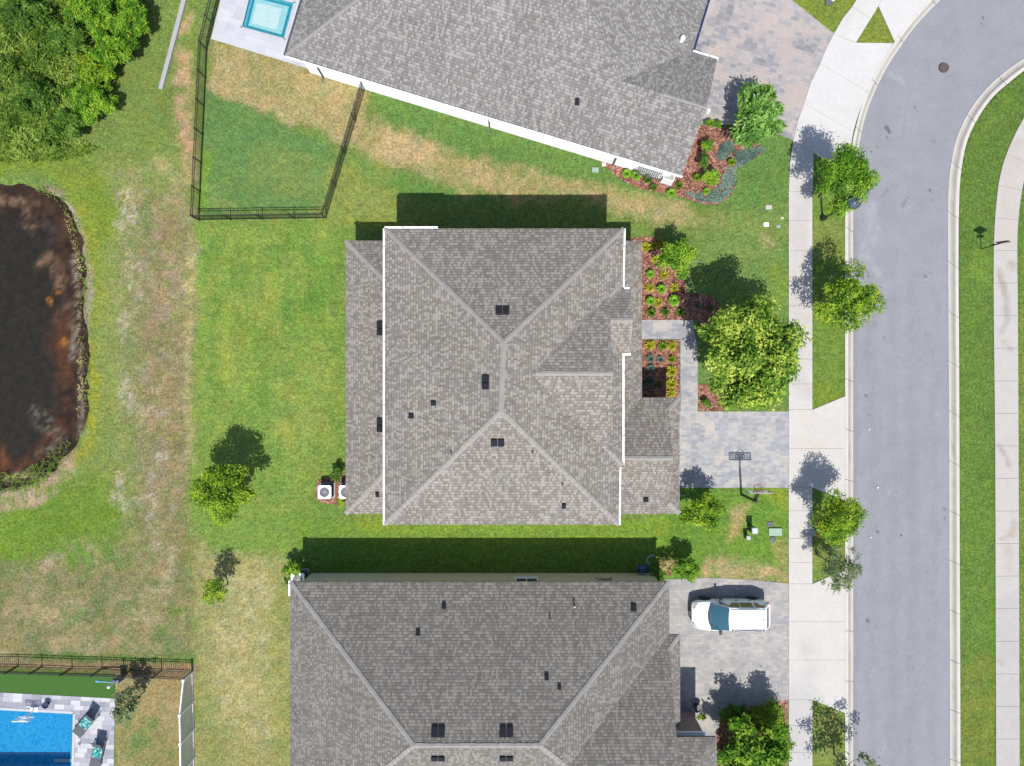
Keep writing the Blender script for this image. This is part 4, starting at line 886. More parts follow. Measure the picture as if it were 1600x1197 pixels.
def vinyl():
    pts = [G(301, 1050), G(302, 1096), G(303, 1139), G(303.5, 1184), G(304, 1230)]; hs = [1.25, 1.83, 1.83, 1.83, 1.83]
    r = empty("privacy_fence", (pts[0][0], pts[0][1], 0), "pale solid vinyl privacy fence on the right side of the pool yard", "fence")
    for i in range(4):
        (x0, y0), (x1, y1) = pts[i], pts[i + 1]; a, b = hs[i], hs[i + 1] if i == 0 else hs[i]
        v = [(x0 - .02, y0, .05), (x0 + .02, y0, .05), (x1 + .02, y1, .05), (x1 - .02, y1, .05), (x0 - .02, y0, a - .06), (x0 + .02, y0, a - .06), (x1 + .02, y1, b - .06), (x1 - .02, y1, b - .06)]
        MB().add(v, [(3, 2, 1, 0), (4, 5, 6, 7), (0, 1, 5, 4), (1, 2, 6, 5), (2, 3, 7, 6), (3, 0, 4, 7)]).out("fence_panel", M['vinyl'], r)
        mb = MB(); mb.beam((x0, y0, a), (x1, y1, b), .07, .12); mb.beam((x0, y0, .1), (x1, y1, .1), .07, .14); mb.out("rail", M['white'], r)
    for (x, y), h in zip(pts, hs):
        mb = MB(); mb.box(x - .065, x + .065, y - .065, y + .065, 0, h + .08); mb.box(x - .08, x + .08, y - .08, y + .08, h + .08, h + .12, bev=.03); mb.out("fence_post", M['white'], r)
vinyl()
# concrete edging at the top left
mb = MB(); a = G(252, 140); b = G(271, 68); c = G(294, -20)
mb.beam((a[0], a[1], .06), (b[0], b[1], .06), .26, .16); mb.beam((b[0], b[1], .06), (c[0], c[1], .06), .28, .16)
tag(mb.out("concrete_edging", M['edging']), "long straight pale concrete strip in the grass beside the thicket", "edging")
# ------------------------------------------------------------------ vegetation
def leafmesh(c, n, L, Wd, bias, rng, ctr, flat=.5, radial=0):
    """c: leaf positions (n,3). Diamond leaves facing outwards and up"""
    out = c - ctr; out /= (np.linalg.norm(out, axis=1)[:, None] + 1e-6)
    nrm = out * .6 + np.array([0, 0, bias]) + rng.randn(n, 3) * flat; nrm /= np.linalg.norm(nrm, axis=1)[:, None]
    t = rng.randn(n, 3) * (.35 if radial else 1) + out * radial * 1.5; t -= (t * nrm).sum(1)[:, None] * nrm; t /= np.linalg.norm(t, axis=1)[:, None]
    s = np.cross(nrm, t); l = (L * (.65 + .7 * rng.rand(n)))[:, None]; w = (Wd * (.65 + .7 * rng.rand(n)))[:, None]
    v = np.stack([c - t * l * .5, c + s * w * .5 + nrm * w * .12, c + t * l * .5, c - s * w * .5 + nrm * w * .12], 1).reshape(-1, 3)
    F = np.arange(4 * n).reshape(n, 4); return v, F
def crown_points(rng, n, R_, Hh, lobes, lr, bottom=-.5, shell=.72):
    L = []
    for k in range(lobes):
        d = rng.randn(3); d[2] = abs(d[2]) * .9 - .25; d /= np.linalg.norm(d); L.append(np.append(d * rng.uniform(.4, .86), rng.uniform(lr * .55, lr * 1.25)))
    L.append(np.array([0, 0, 0, .55])); L = np.array(L); w = L[:, 3] ** 2; idx = rng.choice(len(L), n, p=w / w.sum())
    d = rng.randn(n, 3); d[:, 2] += .35; d /= np.linalg.norm(d, axis=1)[:, None]; r = L[idx, 3] * (shell + (1 - shell) * rng.rand(n)) * (1 + .2 * rng.randn(n))
    p = L[idx, :3] + d * r[:, None]; p[:, 2] = np.maximum(p[:, 2], bottom); return p * np.array([R_, R_, Hh]), L
def tree(X, Y, hc, rpx, label, mat, n=5000, leaf=(.2, .12), lobes=22, lr=.3, hs=.75, name="tree", cat="tree", group=None, seed=1, bias=.8, trunk=True, ry=None, bottom=-.6, shell=.72, tr=.09, fl=.5, radial=0):
    rng = np.random.RandomState(seed); cx, cy, _ = P(X, Y, hc); k = (H - hc) / H / S; R_ = rpx * k * 1.0; Hh = min(R_ * hs, hc * .9)
    base = (cx + rng.uniform(-.1, .1) * R_, cy + rng.uniform(-.1, .1) * R_, 0)
    r = empty(name, base, label, cat, group)
    pts, L = crown_points(rng, n, R_, Hh, lobes, lr, bottom, shell)
    if ry: pts[:, 1] *= ry / rpx
    pts += np.array([cx, cy, hc]); pts[:, 2] = np.maximum(pts[:, 2], .12)
    v, F = leafmesh(pts, n, leaf[0], leaf[1], bias, rng, np.array([cx, cy, hc - Hh * .5]), fl, radial)
    hgt = (pts[:, 2] - hc) / (Hh + 1e-6)
    cl = fbm(pts[:, 0] * 40 + seed * 77, pts[:, 1] * 40, 18, 2)
    t = np.clip(.5 + (cl - .5) * 1.3 + rng.randn(n) * .24, 0, 1)
    obj("crown", v, F, mat, r, tint=np.repeat(t, 4))
    if trunk:
        mb = MB(); top = Vector((cx, cy, hc + Hh * .2)); b = Vector(base); st = b.lerp(top, .45) + Vector((rng.uniform(-.05, .05), rng.uniform(-.05, .05), 0))
        mb.tube([b - Vector((0, 0, .05)), b + Vector((0, 0, .15)), st, top], [tr * 1.5, tr, tr * .75, tr * .3], 8)
        for q in L[:min(len(L) - 1, 12)]:
            e = Vector((cx + q[0] * R_, cy + q[1] * R_ * ((ry / rpx) if ry else 1), max(hc + q[2] * Hh, st.z + .1))); md = st.lerp(e, .5) + Vector((0, 0, -.08 * R_))
            mb.tube([st, md, e], [tr * .45, tr * .3, tr * .1], 5)
        mb.out("trunk", M['bark'], r, smooth=True)
    return r
TG = "trees along the street"
tree(1169, 553, 4.9, 92, "large lime green tree shading the front walk, biggest crown by the street", M['l_lime'], 17000, (.2, .12), 60, .2, .72, seed=3, shell=.7, tr=.14)
tree(1320, 281, 3.8, 54, "full mid green street tree beside the street lamp", M['l_bright'], 8000, (.17, .07), 34, .24, .8, seed=4, group=TG)
tree(1320, 466, 3.1, 54, "yellow green street tree halfway between lamp and first driveway", M['l_yel'], 5200, (.17, .08), 26, .27, .8, seed=5, group=TG, shell=.6)
tree(1315, 812, 3.1, 45, "bushy street tree with mixed yellow green foliage beside the hydrant", M['l_yel'], 5200, (.18, .06), 28, .28, .9, seed=6, group=TG, shell=.6)
tree(1308, 884, 2.6, 42, "thin grey green weeping tree arching over the kerb", M['l_grey'], 2300, (.22, .05), 34, .2, .8, seed=7, ry=48, group=TG, shell=.3, tr=.05, bottom=-.9)
tree(1335, 1225, 3.0, 60, "sparse grey green street tree at the bottom edge", M['l_grey'], 1500, (.2, .08), 30, .2, .6, seed=8, group=TG, shell=.3, tr=.06)
tree(346, 770, 2.9, 56, "rounded yellow green tree alone on the back lawn", M['l_yel'], 8000, (.17, .08), 36, .24, .8, seed=9, ry=50, shell=.65)
tree(335, 924, 1.9, 27, "small thin leaved sapling on the dry lawn below the rounded tree", M['l_yel'], 800, (.17, .08), 18, .26, .8, seed=10, shell=.4, tr=.04)
tree(1098, 799, 1.9, 33, "round glossy yellow green bush tree at the garage corner", M['l_yel'], 3000, (.16, .09), 20, .3, .85, seed=11, shell=.7, tr=.06)
tree(1060, 402, 2.2, 33, "young light green tree staked with a string above the golden shrubs", M['l_bright'], 2600, (.17, .1), 20, .28, .7, seed=12, shell=.55, tr=.04)
mb = MB(); mb.beam(P(1066, 418, 1.2), P(1086, 448, .05), .02); mb.beam(P(1080, 409, 1.2), P(1100, 410, .05), .018)
tag(mb.out("stake_line", M['edging'], origin=P(1086, 448)), "pale guy line staked in the lawn below the young light green tree", "guy line")
tree(1182, 183, 2.0, 48, "dense bright green bush tree in the bed beside the rose paved driveway", M['l_spear'], 4600, (.34, .12), 34, .24, .8, seed=13, shell=.8, tr=.08, radial=1)
tree(203, 1102, 1.8, 33, "thin leaved young tree in the pool yard", M['l_grey'], 900, (.17, .1), 22, .22, .8, seed=14, ry=38, shell=.3, tr=.04)
tree(1176, 1172, 2.7, 62, "broad bright green leafy tree beside the lower driveway", M['l_bright'], 7500, (.24, .11), 40, .22, .7, seed=15, shell=.6, tr=.08)
tree(1199, 1120, .9, 32, "spreading golden green shrub behind the broad leafy tree", M['l_yel'], 1400, (.3, .07), 14, .34, .8, "shrub", "shrub", seed=16, shell=.5, trunk=False)
tree(1216, 1158, .9, 24, "pale yellow green shrub squeezed between pavement and broad leafy tree", M['l_yel'], 1500, (.26, .07), 14, .34, .8, "shrub", "shrub", seed=116, shell=.5, trunk=False)
tree(1140, 1185, .9, 22, "dark shrub at the bottom beside the porch roof", M['l_deep'], 1300, (.24, .08), 14, .34, .8, "shrub", "shrub", seed=117, shell=.5, trunk=False)
tree(1150, 1120, .7, 26, "dark green fan leaved shrub at the corner of the lower driveway", M['l_deep'], 900, (.3, .1), 14, .34, .8, "shrub", "shrub", seed=17, shell=.5, trunk=False)
tree(1071, 888, 1.2, 19, "bright green bushy shrub beside the lower house corner", M['l_bright'], 1500, (.17, .08), 12, .34, 1.4, "shrub", "shrub", seed=18, trunk=False)
tree(1044, 880, .8, 13, "straw coloured dry shrub beside the lower house corner", M['l_straw'], 700, (.2, .05), 10, .34, .9, "shrub", "shrub", seed=19, trunk=False)
tree(1028, 898, .6, 12, "dark green low shrub against the khaki wall corner", M['l_deep'], 600, (.15, .08), 10, .34, .9, "shrub", "shrub", seed=20, trunk=False)
tree(459, 889, .9, 16, "small dark leaved shrub at the back corner of the lower house", M['l_bright'], 600, (.17, .08), 12, .3, .9, "shrub", "shrub", seed=21, trunk=False, shell=.4)
tree(450, 908, .7, 9, "tiny leafy shrub below the lower house air conditioner", M['l_deep'], 300, (.15, .07), 8, .3, .9, "shrub", "shrub", seed=22, trunk=False, shell=.4)
tree(528, 742, .8, 12, "dark leafy shrub above the two air conditioners", M['l_deep'], 500, (.14, .07), 10, .34, .9, "shrub", "shrub", seed=23, trunk=False)
tree(533, 785, .4, 9, "low olive shrub below the two air conditioners", M['l_yel'], 350, (.12, .05), 10, .34, .9, "shrub", "shrub", seed=24, trunk=False)
# thicket edge
for i, (X, Y, hc, r_, ry, lab, mt, n) in enumerate([
    (150, 22, 2.0, 48, 44, "tall bright tree at the top of the thicket edge", 'l_bright', 3600), (203, 28, 1.5, 36, 44, "broad leaved tree at the outermost top corner of the thicket", 'l_bright', 2900),
    (178, 80, 1.6, 38, 30, "rounded glossy tree jutting from the middle of the thicket edge", 'l_bright', 2700), (150, 110, 1.3, 28, 26, "lower yellow green bush in the middle of the thicket edge", 'l_yel', 1600),
    (142, 155, 1.2, 36, 38, "long bright bush near the lower end of the thicket edge", 'l_bright', 2800), (110, 192, 1.0, 32, 28, "dark bush at the lower tip of the thicket", 'l_deep', 1700),
    (104, 60, 2.2, 34, 34, "deep green tree set back inside the thicket", 'l_deep', 1700), (40, 25, 2.0, 42, 30, "olive green bush in the top left corner of the thicket", 'l_deep', 1700),
    (60, 150, 1.6, 40, 34, "olive bush in the middle of the thicket", 'l_deep', 1700), (18, 120, 1.3, 30, 34, "pale frond bush at the left side of the thicket", 'l_reed', 1200)]):
    tree(X, Y, hc, r_ * 1.05, lab, M[mt], int(n * 2.1), (.24, .075), 34, .24, .8, "tree" if i in (0, 1, 2, 6) else "bush", "tree" if i in (0, 1, 2, 6) else "bush", "trees and bushes of the thicket", 40 + i, ry=ry, tr=.07, trunk=i in (0, 1, 2, 6))
def scatter_blades(name, poly, n, L, W_, z0, mat, label, cat, seed, tilt=.9, hvar=.6, ok=None, kind="stuff", rosette=1):
    rng = np.random.RandomState(seed); xs = [p[0] for p in poly]; ys = [p[1] for p in poly]; pts = []
    X = rng.uniform(min(xs), max(xs), n * 3); Y = rng.uniform(min(ys), max(ys), n * 3); m = inside(X, Y, poly)
    X = X[m][:n]; Y = Y[m][:n]; c = np.stack([(X - 800) / S, (598.5 - Y) / S], 1)
    c = np.repeat(c, rosette, 0); k = len(c); a = rng.rand(k) * 2 * np.pi; el_ = rng.uniform(.15, tilt, k); l = L * rng.uniform(.5, 1.2, k)
    hump = fbm(c[:, 0] * 30, c[:, 1] * 30, 60, 3)
    z = z0 * (.35 + hvar * 2 * np.clip(hump - .2, 0, 1)) * rng.uniform(.6, 1, k)
    d = np.stack([np.cos(a) * np.cos(el_), np.sin(a) * np.cos(el_), np.sin(el_)], 1); s = np.stack([-np.sin(a), np.cos(a), np.zeros(k)], 1) * (W_ / 2)
    b = np.stack([c[:, 0], c[:, 1], z], 1); mid = b + d * l[:, None] * .55; tip = b + d * l[:, None]; tip[:, 2] -= l * .22
    v = np.stack([b - s * .6, mid - s, tip, mid + s, ], 1).reshape(-1, 3); F = np.arange(4 * k).reshape(k, 4)
    cl = fbm(c[:, 0] * 24, c[:, 1] * 24, 30, 3); t = np.clip((cl - .5) * 1.8 + .5 + rng.randn(k) * .22, 0, 1)
    o = obj(name, v, F, mat, tint=np.repeat(t, 4)); tag(o, label, cat, kind=kind); return o
WOOD = [(-80, -60), (225, -60), (222, 0), (205, 60), (178, 120), (158, 175), (128, 212), (90, 228), (50, 238), (20, 225), (-80, 222)]
scatter_blades("undergrowth", WOOD, 9500, .55, .085, 1.5, M['l_reed'], "tangled marsh undergrowth of the thicket at the top left", "undergrowth", 60, rosette=6)
scatter_blades("undergrowth_low", WOOD, 12000, .28, .13, .6, M['l_deep'], "dark low growth filling the thicket floor", "undergrowth", 61, rosette=2).name = "low_undergrowth"
scatter_blades("reeds", [(0, 222), (60, 238), (130, 225), (150, 232), (110, 246), (40, 252), (-40, 245)], 500, .4, .07, .1, M['l_reed'], "loose grass tufts along the lower rim of the thicket", "grass", 62, rosette=4)
scatter_blades("shore_grass", [(-20, 735), (30, 740), (70, 715), (100, 690), (112, 690), (100, 720), (60, 765), (-20, 770)], 240, .2, .04, .03, M['l_reed'], "grass tufts on the lower shore of the pond", "grass", 63, rosette=4)
scatter_blades("shore_grass", [(40, 282), (88, 300), (116, 332), (130, 378), (137, 430), (136, 500), (139, 560), (139, 640), (126, 692), (119, 690), (130, 640), (130, 560), (127, 500), (129, 430), (122, 384), (108, 342), (82, 312), (40, 294)], 420, .18, .045, .04, M['l_reed'], "ragged grass fringe along the right bank of the pond", "grass", 66, rosette=3)
scatter_blades("dead_reeds", [(100, 320), (114, 345), (124, 385), (130, 440), (128, 520), (131, 600), (128, 650), (122, 650), (124, 560), (120, 500), (123, 430), (116, 390), (104, 350)], 220, .2, .04, .03, M['l_straw'], "dead straw coloured reeds at the right water edge of the pond", "reeds", 67, rosette=2)

def blue_cover():
    for k, (poly, lab) in enumerate([([(1146, 240), (1160, 236), (1190, 230), (1196, 234), (1172, 250), (1152, 262)], "blue green ground cover along the upper bend of the bed edge"),
                    ([(1130, 262), (1148, 262), (1150, 285), (1142, 303), (1122, 317), (1100, 317), (1072, 306), (1075, 300), (1105, 303), (1126, 290)], "blue green ground cover along the lower bend of the bed edge"),
                    ([(1128, 226), (1142, 222), (1146, 234), (1130, 250), (1120, 246)], "grey green ground cover patch in the middle of the bed")]):
        scatter_blades("ground_cover", poly, 300, .18, .08, .1, M['l_blue'], lab, "ground cover", 70 + k, rosette=4)
blue_cover()
# bed shrubs: mounded ones and spiky ones, one mesh each, then copies
def proto(kind, seed):
    rng = np.random.RandomState(seed)
    if kind == 'mound': n = 620; L, Wd, el0, z = .17, .06, (.1, .9), .14
    elif kind == 'spiky': n = 110; L, Wd, el0, z = .34, .045, (.1, 1.3), .03
    else: n = 150; L, Wd, el0, z = .3, .09, (.1, 1.2), .03
    a = rng.rand(n) * 2 * np.pi; el_ = rng.uniform(*el0, n); l = L * rng.uniform(.7, 1.15, n)
    d = np.stack([np.cos(a) * np.cos(el_), np.sin(a) * np.cos(el_), np.sin(el_)], 1); b = d * (L * .55 if kind == 'mound' else .03) * rng.uniform(.5, 1, n)[:, None] + np.array([0, 0, z])
    s = np.stack([-np.sin(a), np.cos(a), np.zeros(n)], 1) * Wd / 2; mid = b + d * l[:, None] * .6; tip = b + d * l[:, None]; tip[:, 2] -= l * .3
    v = np.stack([b - s * .5, mid - s, tip, mid + s], 1).reshape(-1, 3); v[:, 2] = np.maximum(v[:, 2], .03)
    return v, np.arange(4 * n).reshape(n, 4), np.repeat(np.clip(.5 + rng.randn(n) * .3, 0, 1), 4)
PR = {}
def bedplant(kind, mat, X, Y, r_, label, group):
    x, y = G(X, Y); key = (kind, mat)
    if key not in PR:
        v, F, t = proto(kind, len(PR) + 90); o = obj("shrub", v, F, M[mat], tint=t); PR[key] = o
    else: o = PR[key].copy(); sc.collection.objects.link(o)
    base = {'mound': .31, 'spiky': .32, 'rosette': .3}[kind]; s = r_ / S / base
    o.location = (x, y, 0.02); o.scale = (s, s, min(s, 1.3) * 1.3); o.rotation_euler = (0, 0, random.uniform(0, 6.28)); tag(o, label, "shrub", group); return o
g1 = "shrubs in the upper front bed"; g2 = "shrubs in the lower front bed"; g3 = "shrubs round the corner bed of the top house"
for a in [('rosette', 'l_gold', 1008, 386, 8, "golden shrub nearest the roof corner at the top of the upper front bed"), ('rosette', 'l_gold', 1021, 384, 7, "half shaded golden shrub in the tree shadow at the top of the upper bed"),
          ('rosette', 'l_gold', 1034, 382, 7, "golden shrub hard against the young light green tree"), ('rosette', 'l_gold', 1022, 405, 6, "single golden shrub on bare mulch below the shaded trio"),
          ('mound', 'l_mound', 1015, 429, 8.5, "green mound shrub in the first row of the upper front bed"), ('spiky', 'l_gold', 1037, 430, 8, "golden tuft in the first row, right of the green mound"),
          ('spiky', 'l_gold', 1015, 450, 8, "golden tuft in the second row, nearest the roof"), ('mound', 'l_mound', 1032, 452, 9.5, "large green mound in the middle of the second row"), ('spiky', 'l_gold', 1053, 450, 8, "golden tuft at the right end of the second row"),
          ('mound', 'l_mound', 1015, 471, 9, "green mound in the third row, nearest the roof"), ('spiky', 'l_gold', 1028, 473, 7.5, "golden tuft in the third row between two green mounds"), ('mound', 'l_mound', 1052, 470, 11.5, "largest green mound, at the right of the third row"),
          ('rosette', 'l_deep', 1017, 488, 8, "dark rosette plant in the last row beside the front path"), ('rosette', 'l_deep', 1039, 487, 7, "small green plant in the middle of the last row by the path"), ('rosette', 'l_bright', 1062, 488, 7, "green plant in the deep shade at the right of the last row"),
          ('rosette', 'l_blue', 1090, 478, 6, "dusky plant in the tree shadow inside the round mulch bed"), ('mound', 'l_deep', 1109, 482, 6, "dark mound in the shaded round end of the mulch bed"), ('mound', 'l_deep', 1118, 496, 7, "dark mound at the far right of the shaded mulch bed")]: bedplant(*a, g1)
for a in [('spiky', 'l_gold', 1015, 539, 9, "yellow green tuft at the top left of the lower front bed"), ('spiky', 'l_yel', 1034, 541, 8.5, "green tuft in the middle of the top row of the lower front bed"), ('spiky', 'l_gold', 1049, 541, 8.5, "yellow green tuft at the top right of the lower front bed"),
          ('rosette', 'l_blue', 1015.5, 560, 7, "blue green rosette at the left of the second row of the lower bed"), ('rosette', 'l_blue', 1031, 561, 6, "blue green rosette in the middle of the lower bed"), ('spiky', 'l_yel', 1049, 561, 7, "yellow green tuft in the second row by the path"),
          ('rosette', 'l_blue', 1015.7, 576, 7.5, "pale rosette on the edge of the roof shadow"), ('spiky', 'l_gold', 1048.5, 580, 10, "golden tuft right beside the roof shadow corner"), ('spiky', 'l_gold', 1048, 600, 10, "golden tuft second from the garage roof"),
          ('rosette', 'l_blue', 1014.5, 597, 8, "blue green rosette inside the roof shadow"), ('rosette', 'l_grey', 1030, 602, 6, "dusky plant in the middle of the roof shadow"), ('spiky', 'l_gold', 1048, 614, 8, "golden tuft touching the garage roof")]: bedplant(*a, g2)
for a in [('mound', 'l_mound', 978, 273, 9, "green mound shrub at the left end of the top house bed"), ('mound', 'l_mound', 993, 276, 10, "green mound shrub second from the left in the top house bed"), ('mound', 'l_deep', 1011, 282, 8.5, "dark green mound below the louvred window"), ('mound', 'l_deep', 1020, 294, 7.5, "small dark mound lowest below the louvred window"),
          ('mound', 'l_mound', 1047, 303, 9, "green mound on the lower rim of the top house bed"), ('rosette', 'l_deep', 1060, 290, 7, "dark rosette beside the white unit on the bed"), ('mound', 'l_yel', 1087, 279, 8, "yellow green mound left of the tall dark shrub"), ('mound', 'l_yel', 1141, 255, 8, "yellow green mound between two ground cover bands"), ('mound', 'l_mound', 1103, 300, 7, "small green mound below the tall dark shrub")]: bedplant(*a, g3)
tree(1111, 277, .8, 14, "spreading mid green shrub below the tall dark shrub in the corner bed", M['l_bright'], 900, (.16, .07), 14, .3, .8, "shrub", "shrub", g3, 80, trunk=False)
tree(1101, 250, 1.0, 9, "tall dark shrub in the middle of the corner bed", M['l_deep'], 700, (.16, .07), 12, .34, .8, "shrub", "shrub", g3, 81, trunk=False, ry=16)
tree(1104, 226, .9, 9, "narrow green shrub nearest the roof edge in the corner bed", M['l_bright'], 500, (.2, .06), 12, .34, .8, "shrub", "shrub", g3, 82, trunk=False, ry=11)
tree(1108, 192, .5, 8, "low green shrub between roof and driveway, left of two", M['l_bright'], 350, (.15, .07), 9, .34, .8, "shrub", "shrub", g3, 83, trunk=False)
tree(1122, 195, .5, 8, "low green shrub between roof and driveway, right of two", M['l_bright'], 350, (.15, .07), 9, .34, .8, "shrub", "shrub", g3, 84, trunk=False)
tree(1105, 632, .4, 9, "low dark shrub in the mulch corner under the large lime tree", M['l_deep'], 300, (.14, .06), 9, .34, .8, "shrub", "shrub", None, 85, trunk=False)
# ------------------------------------------------------------------ car
def car():
    cx, cy, _ = P(1142, 962, .9); r = empty("parked_car", (cx, cy, 0.035), "white estate car with roof rails parked on the lower driveway", "car"); z0 = .035
    st = [(-2.42, .60, .50, .62, .70), (-2.36, .74, .32, .72, .80), (-2.1, .86, .24, .86, .93), (-1.7, .92, .22, .93, 1.0), (-1.2, .945, .22, .98, 1.07), (-.6, .95, .22, 1.02, 1.12), (.4, .955, .22, 1.04, 1.14), (1.4, .95, .22, 1.05, 1.15), (2.0, .93, .24, 1.04, 1.14), (2.3, .86, .32, .98, 1.08), (2.42, .74, .45, .86, .95)]
    V = []; F = []
    for x, w, zb, zs, zt in st:
        ring = [(0, zb), (w * .8, zb), (w * .97, zb + .10), (w, zb + .28 * (zs - zb) + .06), (w * .995, zs - .12), (w * .955, zs), (w * .80, zs + (zt - zs) * .62), (w * .4, zt - .008), (0, zt)]
        full = ring + [(-a, b) for a, b in ring[1:-1][::-1]]
        V += [(cx + x, cy + a, b + z0) for a, b in full]; m = len(full)
    for i in range(len(st) - 1):
        for k in range(m): j = (k + 1) % m; F.append((i * m + k, i * m + j, (i + 1) * m + j, (i + 1) * m + k))
    F.append(tuple(range(m))); F.append(tuple(range((len(st) - 1) * m, len(st) * m))[::-1])
    body = obj("body", V, F, M['car'], r, smooth=True); sm = body.modifiers.new("s", 'SUBSURF'); sm.levels = 2; sm.render_levels = 2
    # cabin
    def ringat(x, w, z): return [(x, -w, z), (x, w, z)]
    base = [(-1.12, .80, 1.07), (2.28, .80, 1.05)]; 
    cab = [(-1.22, .78, 1.04), (-.28, .69, 1.61), (.4, .70, 1.68), (1.3, .69, 1.675), (1.95, .66, 1.62), (2.3, .72, 1.06)]
    low = [(-1.22, .80), (-.28, .89), (.4, .90), (1.3, .89), (1.95, .87), (2.3, .80)]
    V = []; F = []
    for (x, w, z), (_, wl) in zip(cab, low):
        zb = 1.0
        ring = [(-wl, zb), (-(w + (wl - w) * .12), zb + (z - zb) * .88), (-w * .88, z - .01), (0, z + .015), (w * .88, z - .01), ((w + (wl - w) * .12), zb + (z - zb) * .88), (wl, zb)]
        V += [(cx + x, cy + a, b + z0) for a, b in ring]
    for i in range(len(cab) - 1):
        for k in range(6): F.append((i * 7 + k, i * 7 + k + 1, (i + 1) * 7 + k + 1, (i + 1) * 7 + k))
    F.append(tuple(range(7))); F.append(tuple(range(35, 42))[::-1])
    obj("cabin", V, F, M['car'], r, smooth=False)
    def patch(name, P4, mat, off):
        n = (Vector(P4[1]) - Vector(P4[0])).cross(Vector(P4[3]) - Vector(P4[0])).normalized(); n = n if n.dot(Vector(off)) > 0 else -n
        a = [Vector(p) + n * .012 for p in P4]; b = [Vector(p) - n * .03 for p in P4]
        v = [(cx + p.x, cy + p.y, p.z + z0) for p in a + b]
        return MB().add(v, [(0, 1, 2, 3), (7, 6, 5, 4), (0, 4, 5, 1), (1, 5, 6, 2), (2, 6, 7, 3), (3, 7, 4, 0)]).out(name, mat, r)
    # curved windshield
    V = []; nn = 8
    for k in range(nn + 1):
        t = -1 + 2 * k / nn; bow = .13 * (1 - t * t)
        V += [(cx - 1.22 - bow * 1.6, cy + t * .81, 1.1 + z0), (cx - .80 - bow * 1.15, cy + t * .755, 1.385 + z0), (cx - .31 - bow * .5, cy + t * .665, 1.64 + .015 * (1 - t * t) + z0)]
    F = []
    for k in range(nn): a = k * 3; F += [(a, a + 3, a + 4, a + 1), (a + 1, a + 4, a + 5, a + 2)]
    obj("windshield", V, F, M['wind'], r, smooth=True)
    mb = MB(); cw = []
    for k in range(9):
        t = -1 + k / 4; bow = .13 * (1 - t * t); cw.append((cx - 1.25 - bow * 1.65, cy + t * .83, 1.095 + z0 + .02 * (1 - t * t)))
    mb.tube(cw, [.035] * 9, 6); mb.out("cowl", M['dark'], r)
    mb = MB()
    for s_ in (-1, 1): mb.beam((cx - 1.3, cy + s_ * .78, 1.075 + z0), (cx - 2.15, cy + s_ * .62, .965 + z0), .012, .03)
    mb.beam((cx - 2.2, cy - .5, .93 + z0), (cx - 2.2, cy + .5, .93 + z0), .012, .02)
    mb.out("hood_seam", M['dgrey'], r)
    for s_ in (-1, 1):
        for xx in (-.83, .385, 1.26):
            MB().box(cx + xx - .006, cx + xx + .006, cy + s_ * .953 - .006, cy + s_ * .953 + .006, .42 + z0, .98 + z0).out("door_gap", M['dgrey'], r)
    mb = MB(); mb.beam((cx + 1.78, cy - .58, 1.668 + z0), (cx + 1.78, cy + .58, 1.668 + z0), .015, .02); mb.out("roof_seam", M['dgrey'], r)
    patch("rear_window", [(2.27, -.62, 1.14), (2.27, .62, 1.14), (2.0, .57, 1.56), (2.0, -.57, 1.56)], M['glass'], (1, 0, .5))
    def sp(x, t, s):   # point on the cabin side; t 0 bottom 1 top
        xs = [c[0] for c in cab]; w = np.interp(x, xs, [c[1] for c in cab]); wl = np.interp(x, xs, [c[1] for c in low]); z = np.interp(x, xs, [c[2] for c in cab])
        wt = w + (wl - w) * .12; zt = 1.0 + (z - 1.0) * .88; return (x, s * (wl + (wt - wl) * t), 1.0 + (zt - 1.0) * t)
    for s in (-1, 1):
        for x0, x1, xa, xb in ((-.8, .36, -.22, .36), (.41, 1.2, .41, 1.2), (1.32, 2.14, 1.30, 1.85)):
            patch("side_window", [sp(x0, .12, s), sp(x1, .12, s), sp(xb, .93, s), sp(xa, .93, s)], M['glass'], (0, s, .3))
        mb = MB(); mb.tube([(cx - .2, cy + s * .63, 1.66 + z0), (cx - .1, cy + s * .64, 1.73 + z0), (cx + 1.7, cy + s * .63, 1.72 + z0), (cx + 1.85, cy + s * .62, 1.66 + z0)], [.03] * 4, 6); mb.out("roof_rail", M['dgrey'], r)
        mb = MB(); mb.box(cx - .78, cx - .62, cy + s * 1.0 - .11, cy + s * 1.0 + .11, 1.03 + z0, 1.18 + z0, bev=.04); mb.beam((cx - .68, cy + s * .85, 1.05 + z0), (cx - .7, cy + s * .98, 1.1 + z0), .05); mb.out("mirror", M['dark'], r)
        mb = MB(); mb.add([(cx - 2.39, cy + s * .42, .66 + z0), (cx - 2.34, cy + s * .76, .68 + z0), (cx - 1.98, cy + s * .88, .84 + z0), (cx - 2.12, cy + s * .66, .875 + z0), (cx - 2.26, cy + s * .42, .84 + z0)], [(0, 1, 2, 3, 4) if s < 0 else (4, 3, 2, 1, 0)]); 
        for v_i in range(len(mb.V)): mb.V[v_i] = (mb.V[v_i][0] - .035, mb.V[v_i][1], mb.V[v_i][2] + .035)
        mb.out("headlight", M['lampglass'], r)
        mb = MB(); mb.box(cx + 2.22, cx + 2.36, cy + s * .80 - .05, cy + s * .80 + .05, .8 + z0, 1.02 + z0, bev=.02); mb.out("tail_light", M['redglass'], r)
